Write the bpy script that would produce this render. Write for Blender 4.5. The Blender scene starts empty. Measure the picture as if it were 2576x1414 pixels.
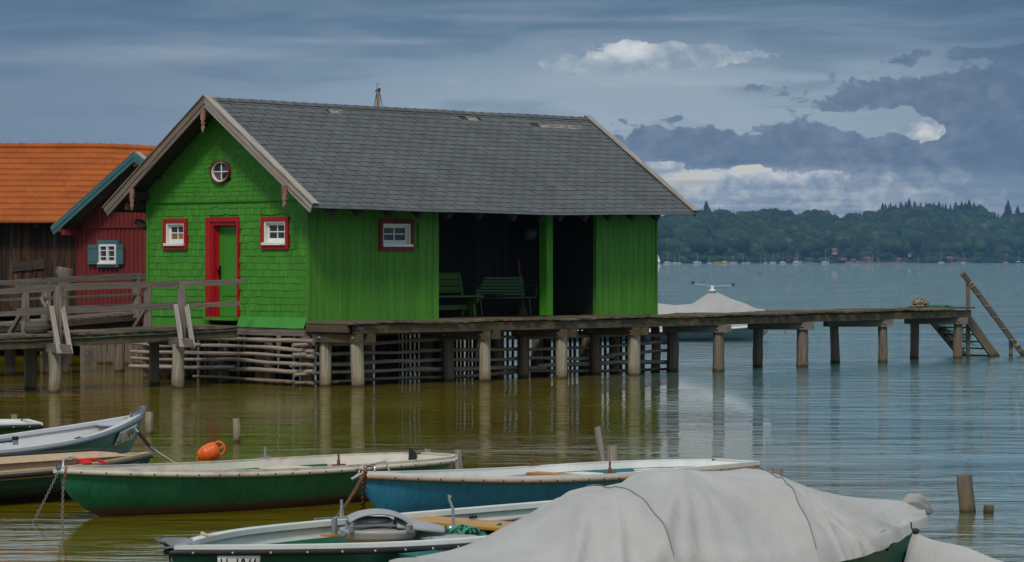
import bpy, bmesh, math, random
import numpy as np
from mathutils import Vector, Matrix, Euler, noise as mnoise
random.seed(7)
RND=random.Random(11)
scene=bpy.context.scene; COL=scene.collection
# --- camera calibration: level camera, eye 2.5 m above the lake; photo measured on a 2576 px wide grid
F=7390.0; EYE=2.5; CX=1288.0; HY=657.0
def at(px,py,Y): return Vector(((px-CX)/F*Y, Y, EYE-(py-HY)/F*Y))
def onz(px,py,z=0.0):
    Y=(EYE-z)*F/(py-HY); return Vector(((px-CX)/F*Y,Y,z))
def V(*a): return Vector(a)
def lerp(a,b,t): return a+(b-a)*t
# ---------------------------------------------------------------- meshes
class MB:
    def __init__(s): s.v=[]; s.f=[]; s.uv=[]; s.sm=[]
    def add(s,vs,fs,uvs=None,smooth=False):
        o=len(s.v); s.v+= [Vector(v) for v in vs]
        for i,f in enumerate(fs):
            s.f.append([o+k for k in f]); s.sm.append(smooth)
            if uvs: s.uv.append([uvs[k] for k in f] if not isinstance(uvs[0],list) else uvs[i])
            else: s.uv.append([(0,0)]*len(f))
        return s
    def beam(s,p0,p1,w,h,up=(0,0,1),jit=0.0):
        """board from p0 to p1, w across, h along up; uv: u along, v round"""
        p0=Vector(p0);p1=Vector(p1);d=p1-p0;L=d.length
        if L<1e-6:return s
        d/=L;up=Vector(up)
        if abs(d.dot(up))>.98: up=Vector((0,1,0)) if abs(d.y)<.9 else Vector((1,0,0))
        sd=d.cross(up).normalized();u=sd.cross(d).normalized()
        j=lambda:RND.uniform(-jit,jit)
        vs=[];
        for P in(p0,p1):
            for a,b in((-1,-1),(1,-1),(1,1),(-1,1)):
                vs.append(P+sd*(a*w/2+j())+u*(b*h/2+j())+d*j())
        o=RND.uniform(0,50);q=RND.uniform(0,50)
        fs=[(0,3,2,1),(4,5,6,7)];uv=[[(o,q),(o,q+h),(o+w,q+h),(o+w,q)],[(o,q),(o+w,q),(o+w,q+h),(o,q+h)]]
        acc=q
        for k,(a,b) in enumerate(((0,1),(1,2),(2,3),(3,0))):
            ww=w if k%2==0 else h
            fs.append((a,b,b+4,a+4));uv.append([(o,acc),(o,acc+ww),(o+L,acc+ww),(o+L,acc)]);acc+=ww
        return s.add(vs,fs,uv)
    def box(s,c,sz,rz=0,jit=0):
        c=Vector(c);R=Matrix.Rotation(rz,3,'Z');x,y,z=sz
        ax=max(range(3),key=lambda i:sz[i])
        e=[Vector((1,0,0)),Vector((0,1,0)),Vector((0,0,1))]
        d=R@e[ax];u=R@e[(ax+2)%3];w=sz[(ax+1)%3];h=sz[(ax+2)%3]
        return s.beam(c-d*sz[ax]/2,c+d*sz[ax]/2,w,h,u,jit)
    def tube(s,pts,rad,n=8,wob=0.0,caps=True,smooth=True,seed=None):
        pts=[Vector(p) for p in pts];m=len(pts)
        rad=rad if isinstance(rad,(list,tuple)) else [rad]*m
        o=RND.uniform(0,50);q=RND.uniform(0,50)
        vs=[];us=[];L=0;ref=None
        for i,p in enumerate(pts):
            d=(pts[min(i+1,m-1)]-pts[max(i-1,0)]).normalized()
            if ref is None: ref=Vector((0,0,1)) if abs(d.z)<.9 else Vector((1,0,0))
            a=(ref-d*ref.dot(d));a=a.normalized() if a.length>1e-5 else d.orthogonal().normalized();ref=a
            b=d.cross(a)
            if i:L+=(p-pts[i-1]).length
            for k in range(n):
                th=2*math.pi*k/n;r=rad[i]*(1+wob*mnoise.noise(Vector((k*1.3+q,L*3+o,q))))
                vs.append(p+a*math.cos(th)*r+b*math.sin(th)*r)
            us.append(L)
        fs=[];uv=[];g=2*math.pi*max(rad)
        for i in range(m-1):
            for k in range(n):
                k2=(k+1)%n
                fs.append((i*n+k,i*n+k2,(i+1)*n+k2,(i+1)*n+k))
                uv.append([(o+us[i],q+g*k/n),(o+us[i],q+g*(k+1)/n),(o+us[i+1],q+g*(k+1)/n),(o+us[i+1],q+g*k/n)])
        s.add(vs,fs,uv,smooth)
        if caps:
            for base,sg in((0,-1),((m-1)*n,1)):
                vv=[vs[base+k] for k in range(n)]
                f=list(range(n)); 
                if sg<0:f=f[::-1]
                s.add(vv,[f],[[(o+.1*math.cos(6.28*k/n),q+.1*math.sin(6.28*k/n)) for k in f]])
        return s
    def pole(s,p0,p1,r0,r1=None,n=10,wob=.12,bend=.02,seg=6,irr=0.0):
        p0=Vector(p0);p1=Vector(p1);r1=r1 or r0;L=(p1-p0).length;k=RND.uniform(0,99)
        pts=[];rs=[]
        for i in range(seg+1):
            t=i/seg;o=Vector((mnoise.noise((k,t*2,0)),mnoise.noise((k,t*2,9)),mnoise.noise((k,t*2,19))*(.0 if abs((p1-p0).z)>L*.5 else 1)))*bend
            pts.append(p0.lerp(p1,t)+o);rs.append(lerp(r0,r1,t)*(1+irr*mnoise.noise((k,t*5,3))))
        return s.tube(pts,rs,n,wob)
    def grid(s,fn,nu,nv,smooth=True,uvf=None,flip=False):
        vs=[];uv=[]
        for j in range(nv+1):
            for i in range(nu+1):
                vs.append(fn(i/nu,j/nv));uv.append(uvf(i/nu,j/nv) if uvf else (i/nu,j/nv))
        fs=[]
        for j in range(nv):
            for i in range(nu):
                a=j*(nu+1)+i;f=(a,a+1,a+nu+2,a+nu+1);fs.append(f[::-1] if flip else f)
        return s.add(vs,fs,uv,smooth)
    def prism(s,poly,off):
        """poly: list of 3D points, extruded by off"""
        n=len(poly);off=Vector(off);vs=[Vector(p) for p in poly]+[Vector(p)+off for p in poly]
        o=RND.uniform(0,50)
        L=[(p-vs[0]) for p in vs];ax=(vs[n//2]-vs[0]).normalized();ay=off.normalized().cross(ax)
        uu=[(o+l.dot(ax),o+l.dot(ay)) for l in L]
        fs=[list(range(n))[::-1],list(range(n,2*n))];fs+=[(i,(i+1)%n,(i+1)%n+n,i+n) for i in range(n)]
        return s.add(vs,fs,uu)
    def lathe(s,prof,n=12,c=(0,0,0),ax='z',M=None):
        vs=[];c=Vector(c)
        for r,z in prof:
            for k in range(n):
                a=6.28318*k/n;p=Vector((r*math.cos(a),r*math.sin(a),z))
                vs.append((M@p if M else p)+c)
        fs=[]
        for i in range(len(prof)-1):
            for k in range(n):
                k2=(k+1)%n;fs.append((i*n+k,i*n+k2,(i+1)*n+k2,(i+1)*n+k))
        fs.append(list(range(n))[::-1]);fs.append([(len(prof)-1)*n+k for k in range(n)])
        return s.add(vs,fs,[(v.x,v.z) for v in vs],True)
    def build(s,name,mat=None,parent=None,bevel=0,solid=0,label=None,sub=0):
        me=bpy.data.meshes.new(name);me.from_pydata([v[:] for v in s.v],[],s.f)
        uvl=me.uv_layers.new(name='UVMap')
        flat=[c for f in s.uv for p in f for c in p]
        uvl.data.foreach_set('uv',flat);me.polygons.foreach_set('use_smooth',s.sm)
        me.update();o=bpy.data.objects.new(name,me);COL.objects.link(o)
        if mat:me.materials.append(mat)
        if parent is not None:
            o.parent=parent
        if solid:
            m=o.modifiers.new('s','SOLIDIFY');m.thickness=solid;m.offset=0
        if sub:
            m=o.modifiers.new('u','SUBSURF');m.levels=m.render_levels=sub
        if bevel:
            m=o.modifiers.new('b','BEVEL');m.width=bevel;m.segments=2;m.limit_method='ANGLE'
        if label:o['label']=label
        return o
def empty(name,loc=(0,0,0),rz=0,parent=None):
    o=bpy.data.objects.new(name,None);COL.objects.link(o);o.location=loc;o.rotation_euler=(0,0,rz);o.empty_display_size=.2
    if parent is not None:o.parent=parent
    return o
def tag(o,label=None,cat=None,group=None,kind=None):
    if label:o['label']=label
    if cat:o['category']=cat
    if group:o['group']=group
    if kind:o['kind']=kind
    return o
def single(mb,name,mat,loc,label,cat,group=None,rz=0,**k):
    """one-mesh thing: vertices given relative to loc"""
    o=mb.build(name,mat,None,**k);o.location=loc;o.rotation_euler=(0,0,rz);return tag(o,label,cat,group)
def copy_tree(o,parent=None):
    c=o.copy();COL.objects.link(c);c.parent=parent
    for k in [x for x in bpy.data.objects if x.parent==o]:copy_tree(k,c)
    return c
# ---------------------------------------------------------------- materials
class NT:
    def __init__(s,nt): s.nt=nt;s.N=nt.nodes;s.L=nt.links
    def n(s,t,**k):
        o=s.N.new(t)
        for a,b in k.items():setattr(o,a,b)
        return o
    def put(s,sock,v):
        if v is None:return
        if isinstance(v,bpy.types.NodeSocket):s.L.new(v,sock)
        else:
            if sock.type=='RGBA' and len(v)==3:v=(*v,1)
            sock.default_value=v
    def m(s,op,a,b=None,c=None):
        o=s.n('ShaderNodeMath',operation=op)
        for i,v in enumerate((a,b,c)):s.put(o.inputs[i],v)
        return o.outputs[0]
    def mix(s,f,a,b,bt='MIX'):
        o=s.n('ShaderNodeMix',data_type='RGBA',blend_type=bt);o.clamp_factor=True
        s.put(o.inputs[0],f);s.put(o.inputs[6],a);s.put(o.inputs[7],b);return o.outputs[2]
    def noise(s,vec,scale,detail=4,rough=.5,dist=0.0,col=False):
        o=s.n('ShaderNodeTexNoise');s.put(o.inputs['Vector'],vec);o.inputs['Scale'].default_value=scale
        o.inputs['Detail'].default_value=detail;o.inputs['Roughness'].default_value=rough;o.inputs['Distortion'].default_value=dist
        return o.outputs[1 if col else 0]
    def rng(s,v,a,b,c=0.0,d=1.0,smooth=False):
        o=s.n('ShaderNodeMapRange');o.clamp=True
        if smooth:o.interpolation_type='SMOOTHSTEP'
        for i,x in enumerate((v,a,b,c,d)):s.put(o.inputs[i],x)
        return o.outputs[0]
    def map(s,vec,sc=(1,1,1),rot=(0,0,0),loc=(0,0,0)):
        o=s.n('ShaderNodeMapping');s.L.new(vec,o.inputs[0]);o.inputs['Scale'].default_value=sc;o.inputs['Rotation'].default_value=rot;o.inputs['Location'].default_value=loc
        return o.outputs[0]
    def bump(s,h,st=.3,dist=.02,nrm=None):
        o=s.n('ShaderNodeBump');s.L.new(h,o.inputs['Height']);o.inputs['Strength'].default_value=st;o.inputs['Distance'].default_value=dist
        if nrm is not None:s.L.new(nrm,o.inputs['Normal'])
        return o.outputs[0]
    def coord(s,k): 
        return s.n('ShaderNodeTexCoord').outputs[k]
    def island(s): return s.n('ShaderNodeNewGeometry').outputs['Random Per Island']
    def pos(s): return s.n('ShaderNodeNewGeometry').outputs['Position']
def newmat(name):
    m=bpy.data.materials.new(name);m.use_nodes=True;t=NT(m.node_tree);b=t.N['Principled BSDF'];return m,t,b
def wood(name,c1,c2,c3=None,rough=.85,bump=.5,wet=False,moss=0.0,paint=None,worn=0.0,isl=.35,spec=.3,sc=1.0):
    """grain along u; c1/c2 dark/light grain; optional paint coat with worn gaps; algae band at waterline"""
    m,t,b=newmat(name);uv=t.coord('UV');I=t.island()
    g=t.noise(t.map(uv,(1.2*sc,34*sc,1)),1,5,.62,.6)
    g2=t.noise(t.map(uv,(.5,6,1)),1.3,3,.5,.4)
    f=t.rng(g,.3,.7);col=t.mix(f,c1,c2)
    if c3:col=t.mix(t.rng(g2,.45,.7),col,c3)
    # per board tone
    hsv=t.n('ShaderNodeHueSaturation');t.L.new(col,hsv.inputs['Color']);t.put(hsv.inputs['Value'],t.rng(I,0,1,1-isl,1+isl));col=hsv.outputs[0]
    crack=t.noise(t.map(uv,(.9,60,1)),1,2,.5,.2)
    cr=t.rng(crack,.62,.68);col=t.mix(t.m('MULTIPLY',cr,.75),col,(c1[0]*.25,c1[1]*.25,c1[2]*.25))
    hgt=t.m('SUBTRACT',g,t.m('MULTIPLY',cr,.6))
    if paint:
        n=t.noise(t.map(uv,(3,22,1)),1,5,.65,.3)
        w=t.rng(n,.52-worn*.2+.14,.56-worn*.2+.14) if worn else 0.0
        p=t.mix(t.rng(g2,.3,.7),[x*.82 for x in paint],[min(1,x*1.15) for x in paint])
        h2=t.n('ShaderNodeHueSaturation');t.L.new(p,h2.inputs['Color']);t.put(h2.inputs['Value'],t.rng(I,0,1,1-isl*.5,1+isl*.5));p=h2.outputs[0]
        fd=t.noise(t.map(t.pos(),(1.3,1.3,.5)),1.0,5,.65,.4);p=t.mix(t.rng(fd,.45,.72,0,.45),p,[x*.6+.06*max(paint) for x in paint]);p=t.mix(t.rng(fd,.46,.28,0,.35),p,[x*.55 for x in paint])
        p=t.mix(t.m('MULTIPLY',cr,.5),p,[x*.4 for x in paint])
        col=t.mix(w,p,col)
    P=t.pos()
    if moss:
        mn=t.noise(P,3.5,5,.7);mf=t.rng(mn,.62-moss*.2,.68-moss*.1)
        my=t.noise(P,25,3,.6);mc=t.mix(t.rng(my,.4,.6),(.055,.05,.012),(.19,.15,.03))
        col=t.mix(t.m('MULTIPLY',mf,.8),col,mc)
    if wet:
        z=t.n('ShaderNodeSeparateXYZ');t.L.new(P,z.inputs[0])
        zz=t.m('ADD',z.outputs[2],t.m('MULTIPLY',t.m('SUBTRACT',t.noise(P,9,3),.5),.16))
        col=t.mix(t.rng(zz,.13,.24,.6,0),col,(.16,.115,.05));col=t.mix(t.rng(zz,.02,.09,.92,0),col,(.035,.022,.008))
    t.put(b.inputs['Base Color'],col);b.inputs['Roughness'].default_value=rough;b.inputs['Specular IOR Level'].default_value=spec
    t.put(b.inputs['Normal'],t.bump(hgt,bump,.006));return m
def paint(name,c,rough=.45,var=.12,dirt=None,dirtamt=.3,scale=3,bump=.08,metal=0,wl=None,spec=.4,streak=False,isl=0.0,coat=0):
    """painted/gelcoat surface with soft tone variation and dirt; wl = (height, colour) band at the waterline"""
    m,t,b=newmat(name);O=t.coord('Object')
    n=t.noise(O,scale,5,.6);col=t.mix(t.rng(n,.3,.7),[x*(1-var) for x in c],[min(1,x*(1+var)) for x in c])
    if isl:
        h=t.n('ShaderNodeHueSaturation');t.L.new(col,h.inputs['Color']);t.put(h.inputs['Value'],t.rng(t.island(),0,1,1-isl,1+isl));col=h.outputs[0]
    if dirt:
        v=t.map(O,(6,6,.8)) if streak else O
        d=t.noise(v,scale*1.3,6,.7,.5);col=t.mix(t.rng(d,.5,.72,0,dirtamt),col,dirt)
    if wl:
        z=t.n('ShaderNodeSeparateXYZ');t.L.new(t.pos(),z.inputs[0])
        zz=t.m('ADD',z.outputs[2],t.m('MULTIPLY',t.m('SUBTRACT',t.noise(O,4,3),.5),.03))
        col=t.mix(t.rng(zz,wl[0]*.9,wl[0]*1.1,1,0),col,wl[1]);col=t.mix(t.rng(zz,wl[0]*1.1,wl[0]*1.9,.55,0),col,wl[2] if len(wl)>2 else c)
    t.put(b.inputs['Base Color'],col)
    r=t.rng(t.noise(O,scale*4,4,.6),.3,.7,rough*.8,min(1,rough*1.25));t.put(b.inputs['Roughness'],r)
    b.inputs['Metallic'].default_value=metal;b.inputs['Specular IOR Level'].default_value=spec
    b.inputs['Coat Weight'].default_value=coat
    if bump:t.put(b.inputs['Normal'],t.bump(t.noise(O,scale*12,4,.6),bump,.004))
    return m
def glassmat(name,c=(.02,.025,.03)):
    m,t,b=newmat(name);n=t.noise(t.pos(),2.5,3)
    t.put(b.inputs['Base Color'],t.mix(n,[x*.5 for x in c],[x*1.6 for x in c]));b.inputs['Roughness'].default_value=.08
    b.inputs['Specular IOR Level'].default_value=.6;t.put(b.inputs['Normal'],t.bump(t.noise(t.pos(),3,2),.06,.02));return m
M={}
M['wood']=wood('weathered_wood',(.075,.062,.05),(.24,.205,.17),(.15,.12,.09))
M['woodlight']=wood('grey_bleached_wood',(.13,.11,.092),(.36,.32,.275),(.24,.2,.16))
M['post']=wood('wet_post_wood',(.07,.052,.038),(.24,.195,.15),(.13,.095,.062),wet=True,bump=.8,sc=.8)
M['postlight']=wood('pale_post_wood',(.14,.12,.09),(.42,.37,.28),(.26,.23,.15),wet=True,bump=.8,sc=.8)
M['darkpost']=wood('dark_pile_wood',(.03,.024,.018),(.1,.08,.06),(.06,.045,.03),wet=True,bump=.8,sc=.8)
M['log']=wood('peeled_log_wood',(.14,.11,.09),(.42,.36,.3),(.28,.22,.17),wet=True,bump=.7)
M['logdark']=wood('brown_log_wood',(.07,.05,.038),(.22,.165,.12),(.14,.1,.07),wet=True,bump=.7)
M['deck']=wood('mossy_deck_wood',(.06,.043,.03),(.22,.165,.12),(.12,.085,.055),moss=.55,isl=.4)
M['beam']=wood('mossy_beam_wood',(.035,.026,.018),(.12,.09,.062),(.07,.055,.03),moss=.5,isl=.25)
M['barge']=wood('grey_bargeboard_wood',(.14,.12,.105),(.46,.41,.36),(.3,.25,.2),isl=.2)
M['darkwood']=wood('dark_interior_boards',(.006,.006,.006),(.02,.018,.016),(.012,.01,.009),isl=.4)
M['barn']=wood('tarred_barn_boards',(.008,.006,.005),(.034,.024,.018),(.11,.042,.012),isl=.55)
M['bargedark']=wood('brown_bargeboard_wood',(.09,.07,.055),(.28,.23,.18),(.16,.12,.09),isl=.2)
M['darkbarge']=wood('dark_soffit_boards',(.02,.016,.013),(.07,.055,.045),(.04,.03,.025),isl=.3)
M['pendant']=wood('flaking_red_wood',(.16,.12,.09),(.32,.25,.19),paint=(.25,.06,.035),worn=.95)
M['gshingle']=wood('green_shingle_paint',(.05,.08,.03),(.12,.14,.08),paint=(.055,.25,.018),worn=.22,isl=.2,bump=.35,rough=.6)
M['gboard']=wood('green_board_paint',(.05,.07,.03),(.12,.13,.07),paint=(.065,.235,.016),worn=.2,isl=.14,bump=.35,rough=.6)
M['gpost']=wood('bright_green_post_paint',(.05,.07,.03),(.12,.13,.07),paint=(.06,.27,.014),worn=.1,isl=.1,bump=.3,rough=.55)
M['gskirt']=paint('green_metal_flashing',(.045,.25,.025),.5,.1,(.1,.2,.1),.4)
M['gdoor']=paint('green_door_paint',(.04,.22,.012),.45,.06)
M['gbench']=wood('dark_green_bench_paint',(.02,.03,.01),(.06,.07,.03),paint=(.06,.13,.02),worn=.1,isl=.1,bump=.25,rough=.5)
M['gbench2']=paint('dull_green_bench_paint',(.05,.13,.04),.5,.15)
M['red']=wood('red_frame_paint',(.1,.03,.02),(.16,.05,.04),paint=(.38,.008,.012),worn=.04,isl=.08,bump=.25,rough=.5)
M['redboard']=wood('oxblood_board_paint',(.05,.02,.015),(.12,.05,.04),paint=(.17,.022,.02),worn=.08,isl=.12,bump=.3,rough=.7)
M['white']=wood('white_window_paint',(.2,.17,.13),(.4,.36,.3),paint=(.78,.78,.74),worn=.12,isl=.03,bump=.25,rough=.5)
M['teal']=wood('teal_board_paint',(.07,.09,.08),(.2,.2,.17),paint=(.055,.15,.165),worn=.12,isl=.1,bump=.3,rough=.6)
M['pane']=glassmat('window_pane')
M['paneamber']=glassmat('amber_pane',(.22,.12,.03))
M['iron']=paint('black_iron',(.01,.01,.012),.4,.2,metal=.6)
M['chrome']=paint('dull_chrome',(.5,.52,.55),.28,.1,metal=.95)
M['alu']=paint('aluminium_tube',(.42,.44,.47),.35,.1,metal=.8)
M['rust']=paint('rusty_steel',(.17,.07,.035),.8,.4,(.05,.02,.01),.6,30)
M['chain']=paint('galvanised_chain',(.2,.2,.19),.5,.3,(.12,.06,.03),.4,30,metal=.6)
M['rubber']=paint('black_rubber_strip',(.012,.013,.015),.5,.2)
M['rope']=paint('pale_rope',(.45,.4,.32),.9,.2)
M['redrope']=paint('red_rope',(.5,.01,.01),.85,.2)
M['blackcord']=paint('black_spring_cord',(.012,.012,.012),.5,.2)
M['net']=paint('green_net_cord',(.03,.22,.12),.8,.3)
M['orange']=paint('orange_buoy_plastic',(.72,.115,.012),.42,.1,(.35,.05,.01),.3,6)
HAZE=0.00008
# ---------------------------------------------------------------- camera, world, sun
cam=bpy.data.cameras.new('camera');camo=bpy.data.objects.new('camera',cam);COL.objects.link(camo)
camo.location=(0,0,EYE);camo.rotation_euler=(math.pi/2,0,0)
cam.sensor_width=36;cam.lens=36*F/2576;cam.shift_y=(HY-707)/2576;cam.clip_end=30000;cam.clip_start=.5
scene.camera=camo
SUN_EL=math.radians(48);SUN_AZ=math.radians(-170) # azimuth from +Y towards +X (behind camera, left)
sd=Vector((math.sin(SUN_AZ)*math.cos(SUN_EL),math.cos(SUN_AZ)*math.cos(SUN_EL),math.sin(SUN_EL)))
sl=bpy.data.lights.new('sun','SUN');sl.energy=1.8;sl.angle=math.radians(10);sl.color=(1,.95,.88)
so=bpy.data.objects.new('sun',sl);COL.objects.link(so);so.rotation_euler=sd.to_track_quat('Z','Y').to_euler()
w=bpy.data.worlds.new('World');scene.world=w;w.use_nodes=True
t=NT(w.node_tree);bg=t.N['Background']
G=t.coord('Generated');xyz=t.n('ShaderNodeSeparateXYZ');t.L.new(G,xyz.inputs[0])
X,Y,Z=xyz.outputs
az=t.m('ARCTAN2',X,Y)          # 0 straight ahead, + to the right
el=t.m('ARCSINE',Z)
def vec(a,b,c=0.0):
    o=t.n('ShaderNodeCombineXYZ');t.put(o.inputs[0],a);t.put(o.inputs[1],b);t.put(o.inputs[2],c);return o.outputs[0]
def ramp(f,stops,interp='LINEAR'):
    o=t.n('ShaderNodeValToRGB');t.L.new(f,o.inputs[0]);r=o.color_ramp;r.interpolation=interp
    while len(r.elements)<len(stops):r.elements.new(.5)
    for e,(p,c) in zip(r.elements,stops):e.position=p;e.color=(*c,1)
    return o.outputs[0]
def S(r,g,b): 
    f=lambda x:((x/255+.055)/1.055)**2.4 if x>10 else x/255/12.92
    return (f(r),f(g),f(b))
def blob(px,py,sx,sy,amp=1.0):
    a0=math.atan((px-CX)/F);e0=(HY-py)/F
    a=t.m('DIVIDE',t.m('SUBTRACT',az,a0),sx/F);b=t.m('DIVIDE',t.m('SUBTRACT',el,e0),sy/F)
    r=t.m('ADD',t.m('MULTIPLY',a,a),t.m('MULTIPLY',b,b));return t.m('MULTIPLY',t.m('EXPONENT',t.m('MULTIPLY',r,-1.0)),amp)
def add(*a):
    r=a[0]
    for q in a[1:]:r=t.m('ADD',r,q)
    return r
sky=t.n('ShaderNodeTexSky',sky_type='NISHITA');sky.sun_disc=False;sky.sun_elevation=SUN_EL;sky.sun_rotation=SUN_AZ
sky.air_density=1.2;sky.dust_density=2
# high cloud sheet, by elevation (0..~.09 rad is what the photograph shows)
p=lambda e:e/1.5708
base=ramp(t.m('DIVIDE',el,1.5708),[(0,S(166,178,190)),(p(.02),S(164,178,192)),(p(.04),S(156,173,190)),(p(.058),S(130,151,171)),(p(.075),S(90,116,142)),(p(.092),S(68,99,124)),(p(.112),S(180,208,220)),(p(.3),S(186,206,214)),(p(.55),S(185,192,200)),(1,S(215,218,222))])
n1=t.noise(vec(t.m('MULTIPLY',az,16),t.m('MULTIPLY',el,110)),1,6,.55,.6)
n2=t.noise(vec(t.m('MULTIPLY',az,7),t.m('MULTIPLY',el,60),4),1,4,.5,.8)
n3=t.noise(vec(t.m('MULTIPLY',az,40),t.m('MULTIPLY',el,420),2),1,5,.6,.5)
warmside=add(blob(1500,400,900,220,1.0),blob(350,130,500,60,.5),blob(2000,170,700,60,.4))
c=t.mix(t.m('MULTIPLY',t.rng(n2,.35,.65),.30),base,S(100,124,150))
wl=t.m('MULTIPLY',warmside,.7);c=t.mix(wl,c,S(178,192,205))
c=t.mix(t.m('MULTIPLY',t.rng(n1,.44,.66),t.rng(el,.02,.05,.2,.62)),c,S(150,164,178))
c=t.mix(t.m('MULTIPLY',t.rng(n1,.48,.30),t.rng(el,.02,.05,.1,.45)),c,S(72,96,122))
c=t.mix(t.m('MULTIPLY',t.rng(n3,.55,.75),.18),c,S(165,175,186))
# cool, darker left side
c=t.mix(t.m('MULTIPLY',t.rng(az,.02,-.17,0,1,True),t.m('MULTIPLY',t.rng(el,.0,.03,.2,.55),t.rng(el,.125,.095))),c,S(74,98,130))
# pale streaks
for q in (blob(520,135,260,16,.6),blob(900,105,300,9,.45),blob(250,150,260,22,.35),blob(1620,207,230,13,.9),blob(1560,185,200,14,.5),blob(1640,50,300,9,.6),blob(1180,45,160,7,.4),blob(2350,520,170,10,.5),blob(1145,205,25,8,.5)):
    c=t.mix(t.m('MULTIPLY',q,t.rng(n3,.35,.6,.35,1)),c,S(176,182,190))
# cumulus shape noise
W=vec(t.m('MULTIPLY',az,90),t.m('MULTIPLY',el,130),1.7)
W2=t.noise(W,.55,3,.5,0,True)
ad=t.n('ShaderNodeVectorMath',operation='ADD');t.L.new(W,ad.inputs[0]);t.L.new(W2,ad.inputs[1])
cn=t.noise(ad.outputs[0],1.05,10,.62)
cn2=t.noise(ad.outputs[0],1.9,8,.6)
cnl=t.noise(vec(t.m('MULTIPLY',az,90),t.m('MULTIPLY',t.m('ADD',el,.0022),130),1.7),1.1,8,.6)
dens=t.m('SUBTRACT',cn,.5)
# bright cumulus upper centre-right
b1=add(blob(1590,150,110,44,.72),blob(1395,158,45,22,.62),blob(1720,145,130,34,.5),blob(1880,140,170,24,.36),blob(1490,172,120,20,.42))
d1=t.m('ADD',t.m('MULTIPLY',dens,1.25),t.m('SUBTRACT',b1,.3));a1=t.rng(d1,0,.10,0,.92,True)
lit=t.rng(add(t.m('MULTIPLY',t.m('SUBTRACT',cnl,.5),2.2),blob(1590,120,90,30,.8)),-.15,.9)
c1=t.mix(lit,S(146,162,178),S(255,254,248));a1=t.m('MULTIPLY',a1,t.rng(el,(HY-225)/F,(HY-150)/F,0,1,True))
a1=t.m('MULTIPLY',a1,t.rng(b1,.04,.15));c=t.mix(a1,c,c1)
# sunlit cloud field low on the right (behind the dark bank)
b3=add(blob(1950,460,380,70,.95),blob(1780,440,130,50,.5),blob(2350,335,75,46,.95),blob(2160,400,100,50,.8),blob(2330,400,150,50,.5),blob(2350,500,300,24,.45),blob(1900,330,60,30,.3))
d3=t.m('ADD',t.m('MULTIPLY',dens,2.0),t.m('SUBTRACT',b3,.33));a3=t.rng(d3,0,.09,0,.9,True)
l3=t.rng(t.m('ADD',t.m('MULTIPLY',t.m('SUBTRACT',cn2,.47),3.0),add(blob(1960,440,130,34,.55),blob(2350,335,50,30,.55),blob(1735,452,75,24,1.1),blob(2150,395,60,34,.6),blob(1880,425,40,12,.8))),-.1,1.0)
c3=t.mix(l3,S(150,164,184),S(255,252,244));c3=t.mix(t.rng(l3,.86,1.0,0,.5),c3,S(240,220,176));a3=t.m('MULTIPLY',a3,t.rng(b3,.06,.2));c=t.mix(a3,c,c3)
# dark bank
b2=add(blob(1740,375,150,55,.85),blob(1600,345,110,45,.6),blob(1870,400,120,34,.6),blob(2020,355,130,65,.85),blob(2130,390,130,50,.7),blob(2290,232,310,50,.85),blob(2480,350,190,110,1.0),blob(2290,400,160,40,.7),blob(2700,300,250,220,1.0),blob(1885,222,40,16,.55),blob(2420,140,220,20,.5),blob(2250,470,500,22,.35),blob(1700,300,40,12,.35))
hole=add(blob(2345,335,60,28,.62),blob(2160,392,60,26,.5),blob(1740,458,140,20,.6),blob(1890,425,70,14,.4),blob(1690,412,40,10,.3),blob(2200,310,120,26,.3))
d2=t.m('SUBTRACT',t.m('ADD',t.m('ADD',t.m('MULTIPLY',dens,1.9),t.m('MULTIPLY',t.m('SUBTRACT',cn2,.5),.35)),t.m('SUBTRACT',b2,.44)),hole);a2=t.rng(d2,0,.075,0,.93,True)
a2=t.m('MULTIPLY',a2,t.rng(el,(HY-470)/F,(HY-405)/F,.25,1,True))
c2=t.mix(t.rng(cn2,.3,.7),S(72,91,122),S(98,115,143));c2=t.mix(t.rng(d2,.0,.14,.5,0),c2,S(165,174,190));c2=t.mix(t.rng(cnl,.50,.62,0,.30),c2,S(140,152,176));a2=t.m('MULTIPLY',a2,t.rng(b2,.05,.18));c=t.mix(a2,c,c2)
# low stratus layers over the hills
ns=t.noise(vec(t.m('MULTIPLY',az,22),t.m('MULTIPLY',el,330),7),1,6,.6,.4)
c=t.mix(t.m('MULTIPLY',t.rng(ns,.45,.65),t.rng(el,.034,.02,0,.7,True)),c,S(118,132,156))
c=t.mix(t.m('MULTIPLY',t.rng(ns,.52,.35),t.rng(el,.03,.018,0,.6,True)),c,S(196,200,208))
nk=t.n('ShaderNodeVectorMath',operation='SCALE');t.L.new(sky.outputs[0],nk.inputs[0]);nk.inputs['Scale'].default_value=.10
c=t.mix(.12,c,nk.outputs[0])
c=t.mix(t.m('MULTIPLY',t.rng(el,(HY-260)/F,(HY-20)/F,0,.40,True),t.rng(el,.125,.095)),c,S(60,96,128))
c=t.mix(t.m('MULTIPLY',t.rng(el,.125,.095),t.rng(az,.10,.19,0,.30,True)),c,S(64,90,120))
t.put(bg.inputs[0],c);bg.inputs[1].default_value=1.0
vs=scene.view_settings;vs.view_transform='Standard';vs.look='None';vs.gamma=1;vs.exposure=.15
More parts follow.
